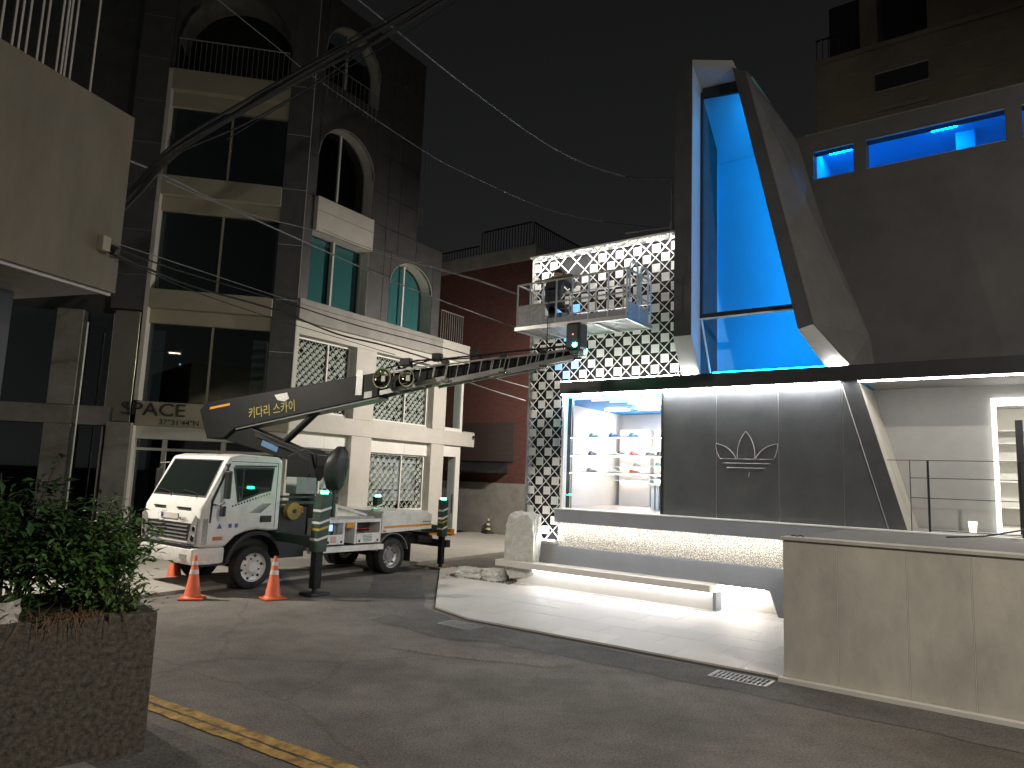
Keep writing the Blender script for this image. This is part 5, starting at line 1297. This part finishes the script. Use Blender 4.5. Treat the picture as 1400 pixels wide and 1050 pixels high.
# ================================================================== planter with shrubs
FP = ((-2.66,5.70,0.0), 40.0)
pl = thing("granite_planter", *FP, "speckled brown granite planter at the near street corner", "planter")
MB().box(-4.5,.0,.0,.12,0,1.03).box(-.12,.0,.121,1.3,0,1.03).box(-4.5,-.121,1.2,1.3,0,1.03).build("wall", M_GRANITE, pl, .012)
MB().box(-4.5,-.121,.121,1.199,.5,.93).build("soil", mat("soil",(.05,.035,.025),.95,0,.4,20,.6,30), pl)
LEAFM = []
for k,(c,r_) in enumerate((((.055,.13,.034),.45),((.075,.16,.04),.5),((.045,.10,.032),.4))):
    LEAFM.append(mat("leaf_green",c,r_,0,.6,14,spec=.4))
def shrub(loc, rx, ry, h, n, seed, label, ll=.10, m=None, lean=(0,0)):
    rs = random.Random(seed)
    t = thing("shrub", loc, FP[1], label, "shrub", "shrubs in the granite planter")
    st_ = MB(); tips = []
    for i in range(26):
        a = rs.uniform(0,6.28); q = math.sqrt(rs.uniform(.02,1)); hh = h*(1-.45*q*q)*rs.uniform(.75,1.05)
        tip = Vector((rx*q*math.cos(a)+lean[0]*hh, ry*q*math.sin(a)+lean[1]*hh, hh)); mid_ = Vector((tip.x*.35,tip.y*.35,hh*.5))
        pts = [Vector((tip.x*.08,tip.y*.08,-.05)), mid_, tip]; tips.append(pts)
        st_.tube(pts,[.011,.008,.004],5)
    st_.build("stems", mat("brown_stem",(.06,.045,.03),.8), t)
    fo = MB()
    for i in range(n):
        pts = rs.choice(tips); u = rs.uniform(.30,1.0)**.7
        p = pts[0].lerp(pts[1],u*2) if u < .5 else pts[1].lerp(pts[2],(u-.5)*2)
        p = p + Vector((rs.gauss(0,.075),rs.gauss(0,.075),rs.gauss(0,.06)))
        d = Vector((p.x*1.2+rs.gauss(0,.5),p.y*1.2+rs.gauss(0,.5),rs.uniform(-.35,.55))).normalized()
        L = ll*rs.uniform(.6,1.3); w = L*rs.uniform(.16,.24)
        s = d.cross(Vector((rs.gauss(0,.3),rs.gauss(0,.3),1))).normalized(); nrm = s.cross(d)
        a0 = p; b0 = p + d*L*.45 + s*w + nrm*w*.3; c0 = p + d*L - nrm*L*.12; d0 = p + d*L*.45 - s*w + nrm*w*.3; e0 = p + d*L*.5
        fo.add([a0,b0,c0,d0,e0],[(0,1,4),(1,2,4),(2,3,4),(3,0,4)])
    o = fo.build("foliage", m or LEAFM[seed % 3], t); o["kind"] = "stuff"
    return t
def P(x,y,z): return tuple(wpt(FP,(x,y,z)))
shrub(P(-.42,.50,.90),.46,.42,1.05,2300,1,"leafy green shrub at the planter end beside the truck",.095,lean=(.12,0))
shrub(P(-.95,.62,.90),.50,.45,1.36,2600,2,"tallest dark shrub in the middle of the granite planter",.11)
shrub(P(-1.55,.55,.90),.52,.45,1.16,2400,3,"dark shrub at the edge of the picture in the granite planter",.11)
shrub(P(-.28,.28,.90),.26,.20,.42,900,4,"low light green plant at the planter corner",.06,mat("light_leaf",(.10,.17,.045),.5,0,.3,9))
shrub(P(-1.12,.22,.90),.34,.16,.34,700,5,"low trailing leaves over the planter's front edge",.08)
gs = MB(); rs = random.Random(11)
for i in range(150):
    x = rs.gauss(-.60,.13); y = .10+rs.uniform(-.08,.1); p = Vector((x,y,.99)); d = Vector((rs.gauss(0,.12),-rs.uniform(.03,.20),rs.uniform(-.20,.18)))
    q = p + Vector((d.x*.4,d.y*.7,.07)); e = p + d
    w = .0035
    gs.add([p+Vector((w,0,0)),p-Vector((w,0,0)),q-Vector((w,0,0)),q+Vector((w,0,0)),e],[(0,1,2,3),(3,2,4)])
o = place(gs.build("dry_grass", mat("dry_straw",(.16,.09,.045),.8,0,.3,20)), *FP); tag(o,"tuft of dry brown grass hanging over the planter edge","grass",kind="stuff")
pp = MB(); n = 7
for i in range(n):
    for j in range(n):
        pp.v.append((-.11+.22*i/(n-1)+rs.uniform(-.012,.012), rs.uniform(-.02,.02), -.08+.16*j/(n-1)+rs.uniform(-.012,.012)))
for i in range(n-1):
    for j in range(n-1): pp.f.append((i*n+j,(i+1)*n+j,(i+1)*n+j+1,i*n+j+1))
o = pp.build("plastic_sheet", M_OFFW); o.location = P(-1.0,.05,1.10); o.rotation_euler = (rad(-15),0,rad(FP[1]))
sd = o.modifiers.new("thick",'SOLIDIFY'); sd.thickness = .004
tag(o,"crumpled white plastic scrap caught on the planter edge","litter")

# ================================================================== overhead cables
def wire(pts, r, label, m=M_WIRE, group="overhead cables"):
    P_ = [Vector(p) for p in pts]; out = []
    for i in range(len(P_)-1):
        p0 = P_[max(i-1,0)]; p1 = P_[i]; p2 = P_[i+1]; p3 = P_[min(i+2,len(P_)-1)]
        for k in range(6):
            t = k/6
            out.append(.5*((2*p1)+(p2-p0)*t+(2*p0-5*p1+4*p2-p3)*t*t+(3*p1-p0-3*p2+p3)*t**3))
    out.append(P_[-1])
    return tag(MB().tube(out,r,5).build("overhead_cable", m), label, "cable", group)
bun = [(-5.5,8.75,5.1),(-4.95,8.62,5.52),(-4.36,8.55,6.1),(-3.74,8.96,6.87),(-2.94,9.34,7.76),(-2.14,9.73,8.63),(-0.92,10.08,9.78),(.6,10.5,11.2)]
names = ["thickest","second thickest","topmost thin","lowest thin","middle thin"]
for k,(o_,r_) in enumerate((((0,0,0),.042),((.02,.02,-.06),.034),((-.02,.03,.08),.014),((.03,0,-.13),.014),((.0,-.03,.04),.022))):
    pts = [Vector(p)+Vector(o_)*(1+.8*math.sin(i*1.3+k)) for i, p in enumerate(bun)]
    wire(pts, r_, f"{names[k]} black cable of the heavy bundle crossing the upper sky")
wire([(-3.92,9.01,6.49),(-3.28,9.41,7.27),(-1.93,10.21,8.84),(-0.95,10.58,9.87),(0.4,11.1,11.2)],.008,"thin cable running just under the heavy black bundle")
wire([(-3.4,10.6,10.2),(-2.96,11.04,10.13),(-2.34,11.86,10.06),(-1.08,13.12,9.72),(0.75,14.5,9.18),(2.27,15.14,8.94),(3.15,14.0,8.42)],.014,"pale lone cable sagging across the sky to the roof mast",M_WIRE_G)
wire([(-5.04,8.57,5.98),(-4.98,9.55,6.18),(-4.59,11.05,6.28),(-3.96,12.56,6.32),(-2.24,14.91,6.11),(0.0,16.67,5.74),(1.2,17.6,5.6)],.014,"grey cable passing in front of the teal windows to the basket",M_WIRE_G)
wire([(-4.98,9.6,6.12),(-4.5,11.2,6.30),(-3.71,13.02,6.63),(-2.94,13.93,6.6),(-1.08,15.55,6.58),(-0.01,16.57,6.52),(1.2,17.6,6.4)],.009,"paler upper cable meeting the basket's rail height",M_WIRE_G)
wire([(-3.71,13.1,6.72),(-2.94,13.99,6.66),(-1.08,15.6,6.62),(-0.01,16.6,6.55),(1.2,17.7,6.45)],.007,"thin twin of the upper cable beside the brick wall",M_WIRE_G)
wire([(-5.0,9.9,9.4),(-4.15,11.17,9.18),(-3.7,11.79,9.05),(-2.09,13.46,8.64),(-1.09,14.29,8.45),(1.0,15.83,8.27),(3.53,16.83,8.38)],.007,"faint cable below the lone one, ending over the lattice roof",M_WIRE_G)
wire([(-4.84,8.33,4.72),(-4.67,9.73,4.85),(-3.99,11.73,4.98),(-3.03,13.25,4.93),(-1.66,14.77,4.87),(-0.68,15.79,4.8)],.012,"upper dark cable from the floodlight box over the truck")
wire([(-4.84,8.34,4.65),(-4.7,10.05,4.74),(-3.98,11.75,4.8),(-3.26,12.98,4.68),(-2.5,13.79,4.64),(-1.56,14.82,4.53)],.017,"thick dark cable from the floodlight box over the truck")
wire([(-4.82,8.35,4.61),(-4.68,10.25,4.69),(-3.98,11.77,4.65),(-3.55,12.48,4.63),(-2.35,14.01,4.51)],.007,"lowest thin cable from the floodlight box over the truck")
wire([(-4.84,8.3,4.78),(-4.6,9.9,4.95),(-3.95,11.8,5.04),(-3.1,13.3,5.06),(-1.5,15.2,5.02)],.006,"thin cable above the dark pair over the truck",M_WIRE_G)
wire([(-1.76,16.8,4.81),(-0.77,18.31,4.79),(0.47,20.33,4.77)],.012,"pale cable behind the boom reaching the brick wall",M_WIRE_G)
wire([(-1.75,16.82,4.62),(-0.75,18.35,4.47),(0.4,20.38,4.39)],.016,"lower pale cable behind the boom reaching the brick wall",M_WIRE_G)

# ================================================================== street lamps outside the picture whose light the photo shows
def street_lamp(loc, rz, watt, label, aim, col=(1.0,.92,.80), spread=170, h=6.2):
    t = thing("street_lamp", loc, rz, label, "street lamp", "street lamps")
    MB().cyl((0,0,0),(0,0,h),.07,.045,12).build("pole", M_STEEL, t, smooth=True)
    MB().tube([(0,0,h-.1),(.3,0,h+.15),(1.0,0,h+.25)],.03,8).build("arm", M_STEEL, t)
    MB().box(.85,1.35,-.12,.12,h+.20,h+.30).build("head", M_STEEL, t, .02)
    MB().box(.90,1.30,-.09,.09,h+.185,h+.198).build("lens", G_STREET, t)
    ld = bpy.data.lights.new("street_lamp_light",'AREA'); ld.shape = 'RECTANGLE'; ld.size = .4; ld.size_y = .18; ld.energy = watt; ld.color = col
    lo = bpy.data.objects.new("street_lamp_light", ld); COL.objects.link(lo); lo.parent = t; lo.location = (1.1,0,h+.05); lo.rotation_euler = aim; ld.spread = rad(spread)
    return t
street_lamp((7.0,-2.6,0), 99, 1050, "steel street lamp behind the viewer lighting the road", (0,rad(-26),0), h=8.4)
street_lamp((-11.2,12.4,0), 0, 360, "steel street lamp down the side street past the dark building", (0,rad(-42),0), spread=120)
street_lamp((3.9,20.6,0), 150, 780, "steel street lamp in the alley behind the lattice facade", (0,rad(-55),0))
